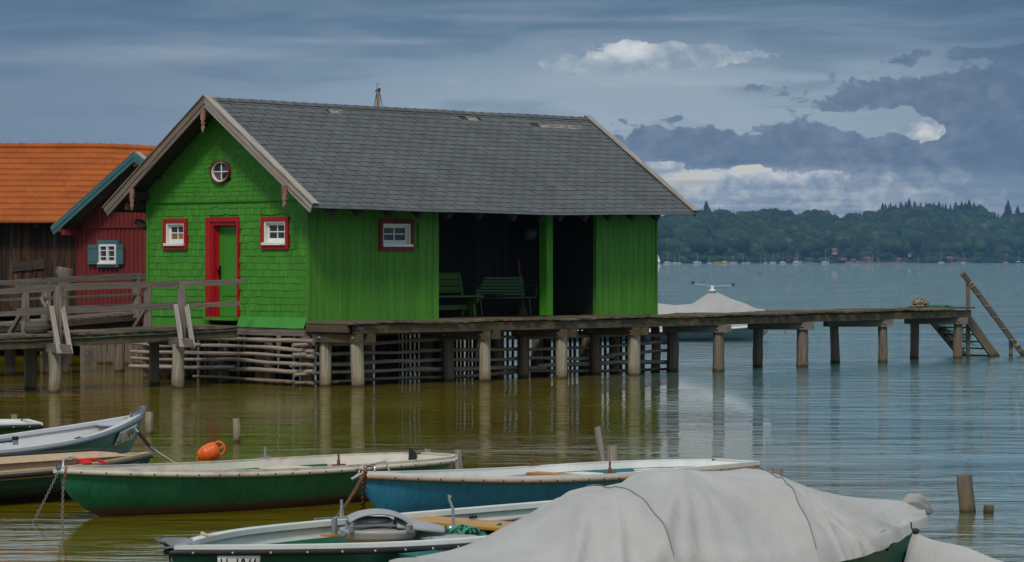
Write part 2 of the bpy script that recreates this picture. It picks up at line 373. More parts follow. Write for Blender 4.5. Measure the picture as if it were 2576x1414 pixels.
# ---------------------------------------------------------------- water
m,t,b=newmat('lake_water');P=t.pos();sx=t.n('ShaderNodeSeparateXYZ');t.L.new(P,sx.inputs[0])
shal=t.m('MAXIMUM',t.rng(t.m('ADD',t.m('MULTIPLY',sx.outputs[1],.25),t.m('MULTIPLY',sx.outputs[0],5.0)),18,42,0,1,True),t.rng(sx.outputs[1],85,130,0,1,True))
bc=t.mix(shal,(.14,.105,.001),(.055,.165,.185))
bc=t.mix(t.rng(t.noise(P,.35,4,.6),.35,.7,0,.35),bc,(.07,.065,.004))
t.put(b.inputs['Base Color'],bc);b.inputs['Roughness'].default_value=.015;b.inputs['IOR'].default_value=1.333
b.inputs['Specular IOR Level'].default_value=.5
wv1=t.noise(t.map(P,(.55,1.25,1),(0,0,.12)),1.0,3,.5,.3)
wv2=t.noise(t.map(P,(1.5,6.5,1),(0,0,-.06)),1.0,3,.55,.5)
wv3=t.noise(t.map(P,(.05,.12,1)),1,2,.5)
calm=t.rng(wv3,.38,.62,.35,1.35)
far=t.m('MAXIMUM',t.rng(sx.outputs[1],62,120,.6,2.3),t.m('MULTIPLY',t.rng(sx.outputs[0],3.5,9,.3,1.0),1.15))
wv4=t.noise(t.map(P,(5,16,1),(0,0,.05)),1.0,2,.5,.3)
h=t.m('ADD',t.m('ADD',t.m('MULTIPLY',wv1,.08),t.m('MULTIPLY',wv2,.022)),t.m('MULTIPLY',wv4,.0035))
h=t.m('MULTIPLY',t.m('MULTIPLY',h,calm),far)
t.put(b.inputs['Normal'],t.bump(h,1.0,1.0))
water=MB().add([(-7000,-60,0),(7000,-60,0),(7000,9000,0),(-7000,9000,0)],[(0,1,2,3)]).build('lake_water',m)
tag(water,kind='structure')
# ---------------------------------------------------------------- green boathouse (local x along the long wall, y along the gable wall)
C0=Vector((-4.11,59.0,0));D1=Vector((.6877,.726,0));D2=Vector((-.726,.6877,0));RZ=math.atan2(.726,.6877)
def tl(px,b=0):  # distance along long wall for pixel column, wall offset b
    k=(px-CX)/F;q=C0+D2*b
    return (k*q.y-q.x)/(D1.x-k*D1.y)
def sg(px,a=0):  # distance along gable wall for pixel column
    k=(px-CX)/F;q=C0+D1*a
    return (k*q.y-q.x)/(D2.x-k*D2.y)
def zl(px,py,b=0): q=C0+D2*b+D1*tl(px,b);return EYE-(py-HY)/F*q.y
def zg(px,py,a=0): q=C0+D1*a+D2*sg(px,a);return EYE-(py-HY)/F*q.y
WG=4.96;LL=10.71;DZ=1.30;SR=2.40;OF=.62;OB=.45;ZR=5.84;ZE=3.60;ER=.85;SL=(ZR-ZE)/3.25
def rz_(b): return ZR-abs(b-SR)*SL   # roof surface height
hut=empty('boathouse',C0,RZ);tag(hut,'bright green wooden boathouse on piles with dark grey shingle roof and red framed windows','boathouse')
cut=[]
def gshingles(mb,z0,z1,rows,wmin,wmax,open_,xface,slope_cut=True,yr=(0,WG)):
    dz=(z1-z0)/rows
    for r in range(rows):
        zb=z0+r*dz;y=yr[0]-RND.uniform(0,.1)
        wav=RND.uniform(-.01,.01)
        while y<yr[1]:
            w=RND.uniform(wmin,wmax);y2=y+w;ya=max(y,yr[0]);yb=min(y2,yr[1]);y=y2
            if yb-ya<.02:continue
            zt=zb+dz*1.12;zo=zb-RND.uniform(0,.014)+wav*math.sin(ya*2)
            if RND.random()<.05:zo+=.02
            ym=(ya+yb)/2
            if any(a<ym<b and c<(zb+dz*.55)<d for a,b,c,d in open_):continue
            top=rz_(ym)-.10
            if slope_cut:
                if zo>top-.02:continue
                zt=min(zt,top+.04)
            g=.003;x0=xface-.012-RND.uniform(0,.007);x1=xface-.004
            vs=[(x0,ya+g,zo),(x0,yb-g,zo+RND.uniform(-.004,.004)),(x1,yb-g,zt),(x1,ya+g,zt),(xface+.01,ya+g,zo),(xface+.01,yb-g,zo)]
            o=RND.uniform(0,40);q=RND.uniform(0,40)
            mb.add(vs,[(0,3,2,1),(0,1,5,4),(0,4,3),(1,2,5)],[[(o,q),(o+.15,q),(o+.15,q+w),(o,q+w)],[(o,q)]*4,[(o,q)]*3,[(o,q)]*3])
# openings on the gable (y0,y1,z0,z1)
gw=[];
for (xa,xb,ya_,yb_) in ((414,474,550,628.5),(660,729,545.5,627)):
    gw.append((sg(xb),sg(xa),zg((xa+xb)/2,yb_),zg((xa+xb)/2,ya_)))
dr=(sg(604),sg(526),DZ+.03,zg(565,546))
rw_c=(sg(562),zg(562,432));rw_r=.235
BAND=3.76
gm=MB()
op=[(a,b,c,d) for a,b,c,d in gw]+[(dr[0],dr[1],0,dr[3])]
gshingles(gm,1.35,BAND-.02,17,.07,.17,op,0)
gshingles(gm,BAND,5.75,21,.05,.11,[(rw_c[0]-rw_r*1.12,rw_c[0]+rw_r*1.12,rw_c[1]-rw_r*.85,rw_c[1]+rw_r*.85)],-.035)
gm.beam((-.03,0,BAND-.015),(-.03,WG,BAND-.015),.03,.05)
gm.beam((-.005,WG+.01,1.1),(-.005,WG+.01,rz_(WG)-.05),.09,.05,(0,1,0))
# sheathing with openings: strips
def wall_strips(mb,x0,x1,ycuts,fn,th):
    for a,b,segs in ycuts:
        for z0,z1 in segs: mb.box((x0,(a+b)/2,(z0+z1)/2),(th,b-a,z1-z0))
ys=sorted(set([0,WG]+[v for o_ in op for v in o_[:2]]))
for a,b in zip(ys[:-1],ys[1:]):
    ym=(a+b)/2;segs=[(1.1,BAND)]
    for o_ in op:
        if o_[0]-1e-4<ym<o_[1]+1e-4: segs=[(1.1,o_[2]),(o_[3],BAND)]
    for z0,z1 in segs:
        if z1-z0>.02: gm.box((.045,ym,(z0+z1)/2),(.07,b-a-.001,z1-z0))
ap=[(.03,0,BAND+.001),(.03,WG,BAND+.001),(.03,WG,rz_(WG)-.1),(.03,SR,ZR-.1),(.03,0,rz_(0)-.1)]
gm.prism(ap,(.05,0,0))
gable=gm.build('shingled_gable_wall',M['gshingle'],hut)
# long wall boards
lm=MB();b0=tl(1102);b1=tl(1498);wnd=(tl(950),tl(1036),zl(993,631),zl(993,552.5))
def boards(mb,x0,x1,z0,z1,y,th=.025,wmin=.17,wmax=.26,op=None):
    x=x0
    while x<x1-.03:
        w=RND.uniform(wmin,wmax);xe=min(x+w,x1)
        if x1-xe<.06:xe=x1
        segs=[(z0,z1)]
        if op and xe>op[0]+.03 and x<op[1]-.03: segs=[(z0,op[2]+.05),(op[3]-.05,z1)]
        for a,b in segs:
            mb.beam(((x+xe)/2,y,a+RND.uniform(-.012,.01)),((x+xe)/2,y+RND.uniform(-.003,.003),b),xe-x-.009,th,(0,1,0))
        x=xe
ZT=rz_(0)-.11
boards(lm,.02,b0,1.27,ZT,-.012,op=wnd)
for a,b in ((.02,wnd[0]+.05),(wnd[1]-.05,b0-.004)): lm.box(((a+b)/2,.045,(1.0+ZT)/2),(b-a,.06,ZT-1.0))
for a,b in((1.0,wnd[2]+.05),(wnd[3]-.05,ZT)): lm.box(((wnd[0]+wnd[1])/2,.045,(a+b)/2),(wnd[1]-wnd[0]-.102,.06,b-a))
lw=lm.build('boarded_long_wall',M['gboard'],hut)
lm=MB();boards(lm,b1,LL,1.29,ZT,-.012);a,b=b1+.004,LL;lm.box(((a+b)/2,.045,(1.0+ZT)/2),(b-a,.06,ZT-1.0));lm.build('boarded_long_wall',M['gboard'],hut)
lm=MB();lm.beam((-.012,-.03,1.2),(-.012,-.03,ZT+.02),.07,.05,(0,1,0));lm.build('corner_board',M['gboard'],hut);lm=MB();lm.beam((LL+.01,-.02,1.25),(LL+.01,-.02,ZT),.05,.06,(0,1,0))
lm.build('corner_board',M['gboard'],hut)
# far end + back walls (dark boards inside / green outside)
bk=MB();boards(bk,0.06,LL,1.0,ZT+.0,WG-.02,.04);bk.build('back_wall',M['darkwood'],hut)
ew=MB()
y=0.02
while y<WG-.03:
    w=min(.22,WG-y);ew.beam((LL-.02,y+w/2,1.0),(LL-.02,y+w/2,rz_(y+w/2)-.12),w-.008,.04,(1,0,0));y+=w
ew.build('end_wall',M['gboard'],hut)
# interior partition and floor
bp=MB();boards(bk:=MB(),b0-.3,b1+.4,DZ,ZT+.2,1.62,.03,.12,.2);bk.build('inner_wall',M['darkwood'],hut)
fl=MB()
x=.1
while x<LL-.1: fl.box((x+.09,WG/2+.02,DZ-.035),(.172,WG-.16,.05));x+=.18
fl.build('floor',M['beam'],hut)
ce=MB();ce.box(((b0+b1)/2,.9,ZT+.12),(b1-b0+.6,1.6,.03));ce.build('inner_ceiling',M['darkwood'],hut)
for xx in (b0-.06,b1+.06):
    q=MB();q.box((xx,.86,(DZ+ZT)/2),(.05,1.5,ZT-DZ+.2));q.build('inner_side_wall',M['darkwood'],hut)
# inner door on the back of the porch, dim
xd=tl(1445,1.6);dd=MB()
dd.box((xd,1.585,DZ+.95),(.78,.03,1.9));
for z in(.45,1.35):
    dd.box((xd,1.565,DZ+z),(.5,.02,.03));dd.box((xd,1.565,DZ+z+.5),(.5,.02,.03))
    for sx_ in(-.25,.25):dd.box((xd+sx_,1.565,DZ+z+.25),(.03,.02,.5))
for sx_ in(-.43,.43):dd.box((xd+sx_,1.57,DZ+.97),(.08,.05,1.98))
dd.box((xd,1.57,DZ+2.0),(.94,.05,.08))
ido=dd.build('inner_door',M['darkbarge'],hut);MB().box((xd-.3,1.54,DZ+1.0),(.03,.05,.14)).build('door_handle',M['iron'],ido)
# porch posts
pp=MB();xa,xb=tl(1376),tl(1392)
pp.box(((xa+xb)/2,.02+.1,(DZ+ZT)/2+.03),(xb-xa,.22,ZT-DZ+.05));pp.build('porch_post',M['gpost'],hut,bevel=.006)
q=MB();q.beam((xa-.05,.14,ZT-.55),(xa-.55,.14,ZT-.02),.1,.1);q.build('post_brace',M['darkbarge'],hut)
# dim round lamp under the porch ceiling
lp=MB();xl=tl(1337,1.3);lp.lathe([(.03,.16),(.1,.13),(.15,.06),(.165,0),(.15,-.06),(.1,-.13),(.03,-.16)],16,(xl,1.35,zl(1337,588,1.35)));lamp=lp.build('porch_lamp',paint('dim_opal_globe',(.10,.11,.11),.4,.1),hut)
MB().tube([(xl,1.35,zl(1337,588,1.35)+.16),(xl,1.35,ZT+.1)],.012,6).build('lamp_stem',M['iron'],lamp)
# roof
M['roof'],t,b=newmat('grey_bitumen_shingles')
O=t.coord('Object');n=t.noise(O,90,3,.7);n2=t.noise(O,1.1,5,.65);c=t.mix(t.rng(n,.3,.7),(.072,.08,.082),(.132,.142,.142))
h=t.n('ShaderNodeHueSaturation');t.L.new(c,h.inputs['Color']);t.put(h.inputs['Value'],t.m('MULTIPLY',t.rng(t.island(),0,1,.92,1.07),t.rng(n2,.3,.7,.84,1.12)));c=h.outputs[0]
c=t.mix(t.rng(t.noise(t.map(O,(3,1,1)),2.3,6,.7),.58,.75,0,.35),c,(.05,.055,.05))
t.put(b.inputs['Base Color'],c);b.inputs['Roughness'].default_value=.9;b.inputs['Specular IOR Level'].default_value=.25;t.put(b.inputs['Normal'],t.bump(n,.5,.004))
X0=-OF;X1=LL+OB
def sag(x,u): # u 0 ridge..1 eave
    return -.045*math.sin(math.pi*(x-X0)/(X1-X0))*(.25+.75*u)+.012*mnoise.noise((x*.6,u*2,3))-(.02*u*math.exp(-((x-6.3)/1.2)**2))
def rp(x,u,side,off=0.0): # point on roof; side -1 = towards lake (b<SR)
    b=SR+side*u*(3.25);z=ZR-u*(ZR-ZE)+sag(x,u)
    nx=math.sin(math.atan(SL))*side;nz=math.cos(math.atan(SL))
    return Vector((x,b+nx*off,z+nz*off))
bare=[(4.05,4.65,.05,.10),(7.75,8.3,.05,.10),(9.4,11.0,.10,.19)]  # in local x and u
bare=[]
rm=MB();rows=23
patches=[(tl(835,SR-.3),tl(872,SR-.3),1,1),(tl(1172,SR-.3),tl(1207,SR-.3),1,1),(tl(1350,SR-.5),tl(1480,SR-.5),2,2)]
for side in(-1,1):
    for r in range(rows):
        u0=r/rows;u1=(r+1)/rows;x=X0-(.33*((r*.5)%1));
        while x<X1:
            w=.335;xa_=max(x,X0);xb_=min(x+w,X1);x+=w
            if xb_-xa_<.03:continue
            if side==-1 and any(p0<(xa_+xb_)/2<p1 and r0<=r<=r1 for p0,p1,r0,r1 in patches):continue
            j=RND.uniform(0,.05)/3.96;g=.011
            lift=.014+RND.uniform(0,.005)
            A=rp(xa_+g,u0-.004 if r else 0,side,.004);B=rp(xb_-g,u0-.004 if r else 0,side,.004)
            Cc=rp(xb_-g,min(1.0,u1+.002+j*.4),side,lift);Dd=rp(xa_+g,min(1.0,u1+.002+j*.4*RND.uniform(.6,1)),side,lift)
            E_=rp(xb_-g,min(1,u1+.002),side,0);F_=rp(xa_+g,min(1,u1+.002),side,0)
            f=[(0,1,2,3),(3,2,4,5),(0,3,5),(1,4,2)]
            if side==-1:f=[q[::-1] for q in f]
            rm.add([A,B,Cc,Dd,E_,F_],f)
roof=rm.build('shingle_roof',M['roof'],hut)
rd=MB()
for side in(-1,1):
    n=18
    for i in range(n):
        xa_=lerp(X0,X1,i/n);xb_=lerp(X0,X1,(i+1)/n)
        for u0,u1 in((0,.33),(.33,.66),(.66,1)):
            P4=[rp(xa_,u0,side,-.003),rp(xb_,u0,side,-.003),rp(xb_,u1,side,-.003),rp(xa_,u1,side,-.003)]
            Q4=[p_-Vector((0,0,.05)) for p_ in P4];o=RND.uniform(0,30)
            rd.add(P4+Q4,[(0,1,2,3),(7,6,5,4),(3,2,6,7)],[[(o,0),(o+.6,0),(o+.6,1),(o,1)]]*3)
rd.build('roof_deck',M['darkbarge'],roof)
mbp=wood('bare_patch_wood',(.22,.2,.17),(.42,.38,.33))
for k_,(p0,p1,r0,r1) in enumerate(patches):
    pt=MB()
    for r in range(r0,r1+1):
        for s_ in range(3):
            ua=(r+s_/3)/rows+.002;ub=(r+(s_+1)/3)/rows-.002;x=p0+(.12 if r==r0 else 0)*k_
            while x<p1:
                w=RND.uniform(.1,.3);pt.add([rp(x,ua,-1,.006),rp(min(x+w,p1),ua,-1,.006),rp(min(x+w,p1),ub,-1,.009),rp(x,ub,-1,.009)],[(3,2,1,0)],[(x,ua*4),(x+w,ua*4),(x+w,ub*4),(x,ub*4)]);x+=w+.01
    pt.build('bare_roof_patch',mbp,roof)

rc=MB();x=X0
while x<X1-.05:
    xe=min(x+.3,X1)
    for side in(-1,1):
        P4=[rp(x,0,side,.035)*1,rp(xe,0,side,.028),rp(xe,.032,side,.026),rp(x,.032,side,.034)]
        P4[0].y=P4[1].y=SR;P4[0].z+=.006
        rc.add(P4,[(0,1,2,3) if side==1 else (3,2,1,0)])
    x=xe
rc.build('ridge_cap',M['roof'],roof)
es=MB()
for i in range(24):
    xa_=lerp(X0,X1,i/24);xb_=lerp(X0,X1,(i+1)/24)
    a=rp(xa_,1,-1,-.02);b_=rp(xb_,1,-1,-.02);es.beam(a+Vector((0,-.012,-.005)),b_+Vector((0,-.012,-.005)),.018,.05)
es.build('eave_strip',paint('dull_metal_strip',(.16,.175,.185),.45,.2),roof)
# rafters tails
for side in(-1,1):
    for px_ in (845,910,988,1062,1137,1215,1300,1370,1418,1480,1540,1600,1660) if side==-1 else [820+70*i for i in range(12)]:
        x=tl(px_,-.7 if side==-1 else 0)
        if not(.1<x<LL+.4):continue
        a=rp(x,.74,side,-.12);b_=rp(x,.985,side,-.12)
        r_=MB();a=a-Vector((0,0,.05));e_=b_-Vector((0,side*.1,.06));r_.beam(a,e_,.12,.15);r_.build('rafter_tail',M['darkbarge'],hut)
# purlins sticking out of the gable, dark
for y_,z_ in((0-.02,rz_(0)-.2),(WG+.02,rz_(WG)-.2),(SR,ZR-.26)):
    r_=MB();r_.box((-OF/2+.05,y_,z_),(OF-.02,.16,.18));r_.build('purlin_end',M['darkbarge'],hut,bevel=.01)
r_=MB();r_.box((-.28,WG+.12,rz_(WG)-.42),(.5,.1,.16));r_.beam((-.06,WG+.3,3.35),(-.06,WG+.02,3.2),.2,.1);r_.box((-.25,WG+.35,rz_(WG)-.32),(.12,.62,.14));r_.build('eave_bracket',M['darkbarge'],hut,bevel=.01)
# barge boards (front pair light, rear edge strip)
for side in(-1,1):
    for (xx,nm) in((X0-.02,'bargeboard'),(X1+.02,'bargeboard')):
        bb=MB();
        a=Vector((xx,SR,ZR+.05+sag(xx,0)));e=rp(xx,1.0,side,.0)+Vector((0,side*.03,.03))
        a=a+Vector((0,0,0));dn=(e-a).normalized()
        nrm=Vector((0,side*math.sin(math.atan(SL)),math.cos(math.atan(SL))))
        s0=.0;
        for (off,hh,th,xo) in((-.062,.12,.035,0),(-.165,.085,.03,.014)) if xx<0 else ((-.08,.16,.03,0),):
            A=a+nrm*off;B=e+nrm*off
            if side==1:A=A-dn*(.0)
            # plumb cut at the ridge
            P4=[a+nrm*(off+hh/2),a+nrm*(off-hh/2),e+nrm*(off-hh/2),e+nrm*(off+hh/2)]
            for k_ in(0,1):
                tt=(SR-P4[k_].y)/(dn.y);P4[k_]=P4[k_]+dn*tt
            bb.prism([p_+Vector((xo-th/2,0,0)) for p_ in P4],(th,0,0))
        # top capping board lying on the roof edge
        A=a+nrm*.012;B=e+nrm*.012+dn*.01;A=A+dn*((SR-A.y)/dn.y);sx_=.07 if xx<0 else -.06
        bb.beam(A+Vector((sx_-.03,0,.002*side)),B+Vector((sx_-.03,0,0)),.17,.026,nrm)
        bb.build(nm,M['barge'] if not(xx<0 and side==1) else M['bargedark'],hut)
# hanging carved pendants on the gable
def pendant(y,z):
    s=.05;pr=[(-s,.0),(s,0),(s,-.26),(s*.55,-.27),(s*.9,-.36),(s*.35,-.37),(s*.75,-.47),(0,-.6),(-s*.75,-.47),(-s*.35,-.37),(-s*.9,-.36),(-s*.55,-.27),(-s,-.26)]
    p_=MB();p_.prism([(X0-.055,y+a*1.25,z+b*.78) for a,b in pr][::-1],(-.03,0,0));p_.build('carved_pendant',M['pendant'],hut,label=None)
pendant(SR,zg(521,277,X0));pendant(sg(722,X0),zg(722,467,X0)-.0);pendant(sg(338.5,X0),zg(338,474,X0))
# windows
def window(parent,y0,y1,z0,z1,ax,face,outer,inner,pane,mull=(1,1),sill=True,fw=.085,amber=None,low=.24):
    """ax 'g': plane normal -x (y horizontal); 'l': plane normal -y (x horizontal)"""
    def P(h,d,z): return (face-d,h,z) if ax=='g' else (h,face-d,z)
    def bx(mb,h0,h1,za,zb,d0,d1):
        c=P((h0+h1)/2,(d0+d1)/2,(za+zb)/2);sz=(abs(d1-d0),h1-h0,zb-za) if ax=='g' else (h1-h0,abs(d1-d0),zb-za)
        mb.box(c,sz)
    w=empty('window',P((y0+y1)/2,0,z0),0,parent);off=Vector(P((y0+y1)/2,0,z0))
    def bld(mb,nm,mt):
        mb.v=[v-off for v in mb.v];return mb.build(nm,mt,w,bevel=.003)
    f=MB();bx(f,y0,y0+fw,z0,z1,-.02,.06);bx(f,y1-fw,y1,z0,z1,-.02,.06);bx(f,y0+fw,y1-fw,z1-fw,z1,-.02,.057);bx(f,y0+fw,y1-fw,z0,z0+fw,-.02,.057)
    bld(f,'outer_frame',outer)
    a,b,c_,d=y0+fw+.002,y1-fw-.002,z0+fw+.002,z1-fw-.002
    f=MB();k=.04;bx(f,a,a+k,c_,d,-.05,.035);bx(f,b-k,b,c_,d,-.05,.035);bx(f,a+k,b-k,d-k,d,-.05,.032);bx(f,a+k,b-k,c_,c_+k,-.05,.032);bld(f,'window_frame',inner)
    # inner casement with deeper set sash
    a2,b2,c2_,d2_=a+k,b-k,c_+k,d-k;f=MB();s_=.045
    lowz=c2_+(d2_-c2_)*low
    bx(f,a2,a2+s_,c2_,d2_,-.07,-.03);bx(f,b2-s_,b2,c2_,d2_,-.07,-.03);bx(f,a2+s_,b2-s_,d2_-s_,d2_,-.07,-.032);bx(f,a2+s_,b2-s_,c2_,lowz,-.07,-.032)
    a3,b3,c3_,d3=a2+s_,b2-s_,lowz,d2_-s_
    for i in range(mull[0]): y=lerp(a3,b3,(i+1)/(mull[0]+1));bx(f,y-.011,y+.011,c3_,d3,-.065,-.036)
    for i in range(mull[1]): z=lerp(c3_,d3,(i+1)/(mull[1]+1));bx(f,a3,b3,z-.011,z+.011,-.065,-.038)
    bld(f,'sash',inner)
    g=MB();bx(g,a3,b3,c3_,d3,-.06,-.055)
    if amber is None:bld(g,'pane',pane)
    else:
        zm=(c3_+d3)/2;g=MB();bx(g,a3,b3,zm,d3,-.06,-.055);bld(g,'pane',pane);g=MB();bx(g,a3,b3,c3_,zm-.001,-.06,-.055);bld(g,'pane',amber)
    if sill:
        f=MB();bx(f,a-.02,b+.015,c_-.005,c_+.05,.03,.1);bld(f,'sill',inner)
    dk=MB();bx(dk,a,b,c_,d,-.075,-.078);bld(dk,'lining',M['darkwood'])
    return w
window(hut,*gw[0],'g',0,M['red'],M['white'],M['pane'],amber=M['paneamber'])
window(hut,*gw[1],'g',0,M['red'],M['white'],M['pane'])
M['red2']=wood('faded_red_frame_paint',(.1,.03,.02),(.16,.05,.04),paint=(.17,.018,.02),worn=.04,isl=.08,bump=.25,rough=.6)
window(hut,*wnd,'l',-.02,M['red2'],M['white'],M['pane'])
# round window
rw=empty('round_window',(-.05,rw_c[0],rw_c[1]),0,hut);rw.scale=(1,1.3,1)
MX=Matrix.Rotation(-math.pi/2,3,'Y')
def ringm(r0,r1,d0,d1,n=32):
    q=MB();vs=[]
    for r,d in((r0,d0),(r0,d1),(r1,d1),(r1,d0)):
        for k in range(n):
            a=2*math.pi*k/n;vs.append((-d,r*math.cos(a),r*math.sin(a)))
    fs=[(i*n+k,i*n+(k+1)%n,((i+1)%4)*n+(k+1)%n,((i+1)%4)*n+k) for i in range(4) for k in range(n)]
    return q.add(vs,fs,[(v[1],v[2]*.3) for v in vs])
ringm(rw_r*.91,rw_r,-.03,.07).build('outer_frame',M['red2'],rw);ringm(rw_r*.80,rw_r*.91-.002,-.03,.04).build('window_frame',M['white'],rw)
q=MB();q.box((.0,0,0),(.02,.018,rw_r*1.6));q.box((.0,0,0),(.017,rw_r*1.6,.018));q.build('muntin',M['white'],rw)
q=MB();q.lathe([(rw_r*.81,0),(rw_r*.81,.006)],32,(.012,0,0),M=MX);q.build('pane',M['pane'],rw)
# door, recessed in a red frame
d0,d1,dz0,dz1=dr;df=empty('door',(0,(d0+d1)/2,dz0),0,hut);yc=(d0+d1)/2
def dbox(mb,ya,yb,za,zb,xa_,xb_):mb.box(((xa_+xb_)/2,(ya+yb)/2-yc,(za+zb)/2-dz0),(xb_-xa_,yb-ya,zb-za))
q=MB();fwl=.10;dbox(q,d0,d0+.05,dz0,dz1,-.06,.16);dbox(q,d1-fwl,d1,dz0,dz1,-.06,-.02);dbox(q,d1-fwl-.05,d1-fwl+.02,dz0,dz1-.1,-.03,.16);dbox(q,d1-fwl-.10,d1-fwl-.04,dz0,dz1-.18,.08,.17);dbox(q,d0+.05,d1-fwl,dz1-.10,dz1,-.06,-.02);dbox(q,d0+.05,d1-fwl,dz1-.17,dz1-.1,-.03,.15)
dbox(q,d1,d1+.07,dz0+.0,dz1,-.05,.0);q.build('door_frame',M['red'],df,bevel=.004)
q=MB();dbox(q,d0+.05,d1-fwl-.1,dz0+.02,dz1-.17,.13,.16)
w0,w1=d0+.05,d1-fwl-.1
dbox(q,w0,w0+.07,dz0+.02,dz1-.17,.115,.13);dbox(q,w1-.09,w1,dz0+.02,dz1-.17,.115,.13);dbox(q,w0+.07,w1-.09,dz1-.27,dz1-.17,.115,.13);dbox(q,w0+.07,w1-.09,dz0+.45,dz0+.53,.115,.13);dbox(q,w0+.07,w1-.09,dz0+.02,dz0+.14,.115,.13)
dl=q.build('door_leaf',M['gdoor'],df,bevel=.003)
q=MB();yy=w1-.03-yc;q.box((.105,yy,.92),(.02,.035,.3));q.tube([(.1,yy,.98),(.05,yy,.98)],.014,6);q.lathe([(.01,-.03),(.032,-.015),(.032,.015),(.01,.03)],8,(.045,yy,.98));q.box((.1,yy,.75),(.02,.02,.1));q.build('door_handle',M['iron'],dl)
q=MB();dbox(q,d0-.02,d1+.04,dz0-.05,dz0+.01,-.16,.16);q.build('threshold',M['gboard'],df)
# flared green skirt at the gable foot
q=MB()
def sk(a,b):
    n=10
    for i in range(n):
        ya=lerp(a,b,i/n);yb=lerp(a,b,(i+1)/n);r=lambda:RND.uniform(-.006,.006)
        q.add([(-.03,ya,1.36),(-.03,yb,1.36),(-.13+r(),yb,1.15+r()),(-.13+r(),ya,1.15+r()),(-.10,yb,1.14),(-.10,ya,1.14)],[(0,1,2,3),(3,2,4,5)])
sk(-.03,d0-.03);q.build('skirt_flashing',M['gskirt'],hut,solid=.012)
q=MB();q.box((-.06,WG/2,1.06),(.16,WG+.1,.13));q.box((LL/2,-.04,1.06),(LL,.14,.16));q.build('sill_beam',M['wood'],hut)
# piles under the hut
for i,x in enumerate(np.linspace(.25,LL-.25,7)):
    for j,y in enumerate((.3,1.7,3.2,4.7)):
        if RND.random()<.0:continue
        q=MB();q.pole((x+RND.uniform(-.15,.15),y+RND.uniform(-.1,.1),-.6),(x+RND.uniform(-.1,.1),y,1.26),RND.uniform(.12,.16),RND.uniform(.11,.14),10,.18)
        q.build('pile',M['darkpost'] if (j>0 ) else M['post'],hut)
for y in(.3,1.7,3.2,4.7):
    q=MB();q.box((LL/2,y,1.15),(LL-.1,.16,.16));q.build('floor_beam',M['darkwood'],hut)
# ---------------------------------------------------------------- log fence round the piles
fence=empty('log_fence',C0,RZ);tag(fence,'fence of peeled horizontal logs nailed round the piles under the green boathouse','fence')
zs_l=[.84,.62,.43,.25,.08];off=.16
for k,z in enumerate(zs_l):
    x=-.35-RND.uniform(0,.12);zz=z+RND.uniform(-.03,.03)
    while x<LL+.1:
        ln=RND.uniform(2.6,4.2);xe=min(x+ln,LL+.32+RND.uniform(-.05,.1))
        if LL+.3-xe<.8:xe=LL+.3
        z2=z+RND.uniform(-.05,.04);r=RND.uniform(.036,.052)
        q=MB();q.pole((x-.12,-off-RND.uniform(0,.05),zz),(xe+.1,-off-RND.uniform(0,.05),z2),r,r*RND.uniform(.7,1),8,.2,.06,9,.22);q.build('log_rail',M['log'],fence);zz=z2;x=xe
for k,z in enumerate([.9,.745,.595,.45,.30,.09]):
    y=-.3;zz=z-RND.uniform(0,.03)
    while y<WG+.1:
        ln=RND.uniform(2.2,3.6);ye=min(y+ln,WG+.35)
        if WG+.3-ye<.9:ye=WG+.3
        z2=z+.0+RND.uniform(-.02,.03);r=RND.uniform(.036,.05)
        if k==5 and y>1.2:break
        q=MB();q.pole((-off-RND.uniform(0,.05),y-.1,zz),(-off-RND.uniform(0,.05),ye+.1,z2),r,r*RND.uniform(.7,1),8,.2,.055,9,.22);q.build('log_rail',M['log'],fence);zz=z2;y=ye
for x,y in [(-.02,-.02),(-.02,1.15),(-.02,2.5),(-.02,3.9),(-.02,WG),(1.2,-.02),(3.9,-.02),(5.5,-.02),(7.6,-.02),(9.3,-.02),(LL,-.02)]:
    q=MB();q.pole((x,y,-.6),(x+RND.uniform(-.04,.04),y,1.0),.115,.105,10,.2,.03);q.build('stake',M['post'],fence)
# picket lattice on the far side
pk=empty('picket_lattice',C0,RZ);tag(pk,'lattice of thin upright slats closing the lake side below the boathouse floor','lattice')
q=MB()
x=6.9
while x<LL:
    q.beam((x,WG+.05,-.3),(x+RND.uniform(-.02,.02),WG+.05,1.05),.07,.03,(0,1,0));x+=RND.uniform(.11,.15)
y=.4
while y<WG: 
    q.beam((LL+.0,y,-.3),(LL+.0,y,1.05),.06,.03,(1,0,0));y+=RND.uniform(.13,.19)
q.build('slats',M['darkpost'],pk)
q=MB();q.beam((6.8,WG+.08,.9),(LL,WG+.08,.9),.05,.06);q.beam((LL+.03,.3,.85),(LL+.03,WG,.85),.05,.06);q.build('batten',M['darkpost'],pk)
q=MB();x=.1
while x<6.7:
    if RND.random()<.8 and not 4.9<x<5.5:q=MB();q.beam((x,WG+.1,-.3),(x+RND.uniform(-.02,.02),WG+.1,1.05),.13,.05,(0,1,0));q.build('plank',M['log'],pk)
    x+=RND.uniform(.15,.22)
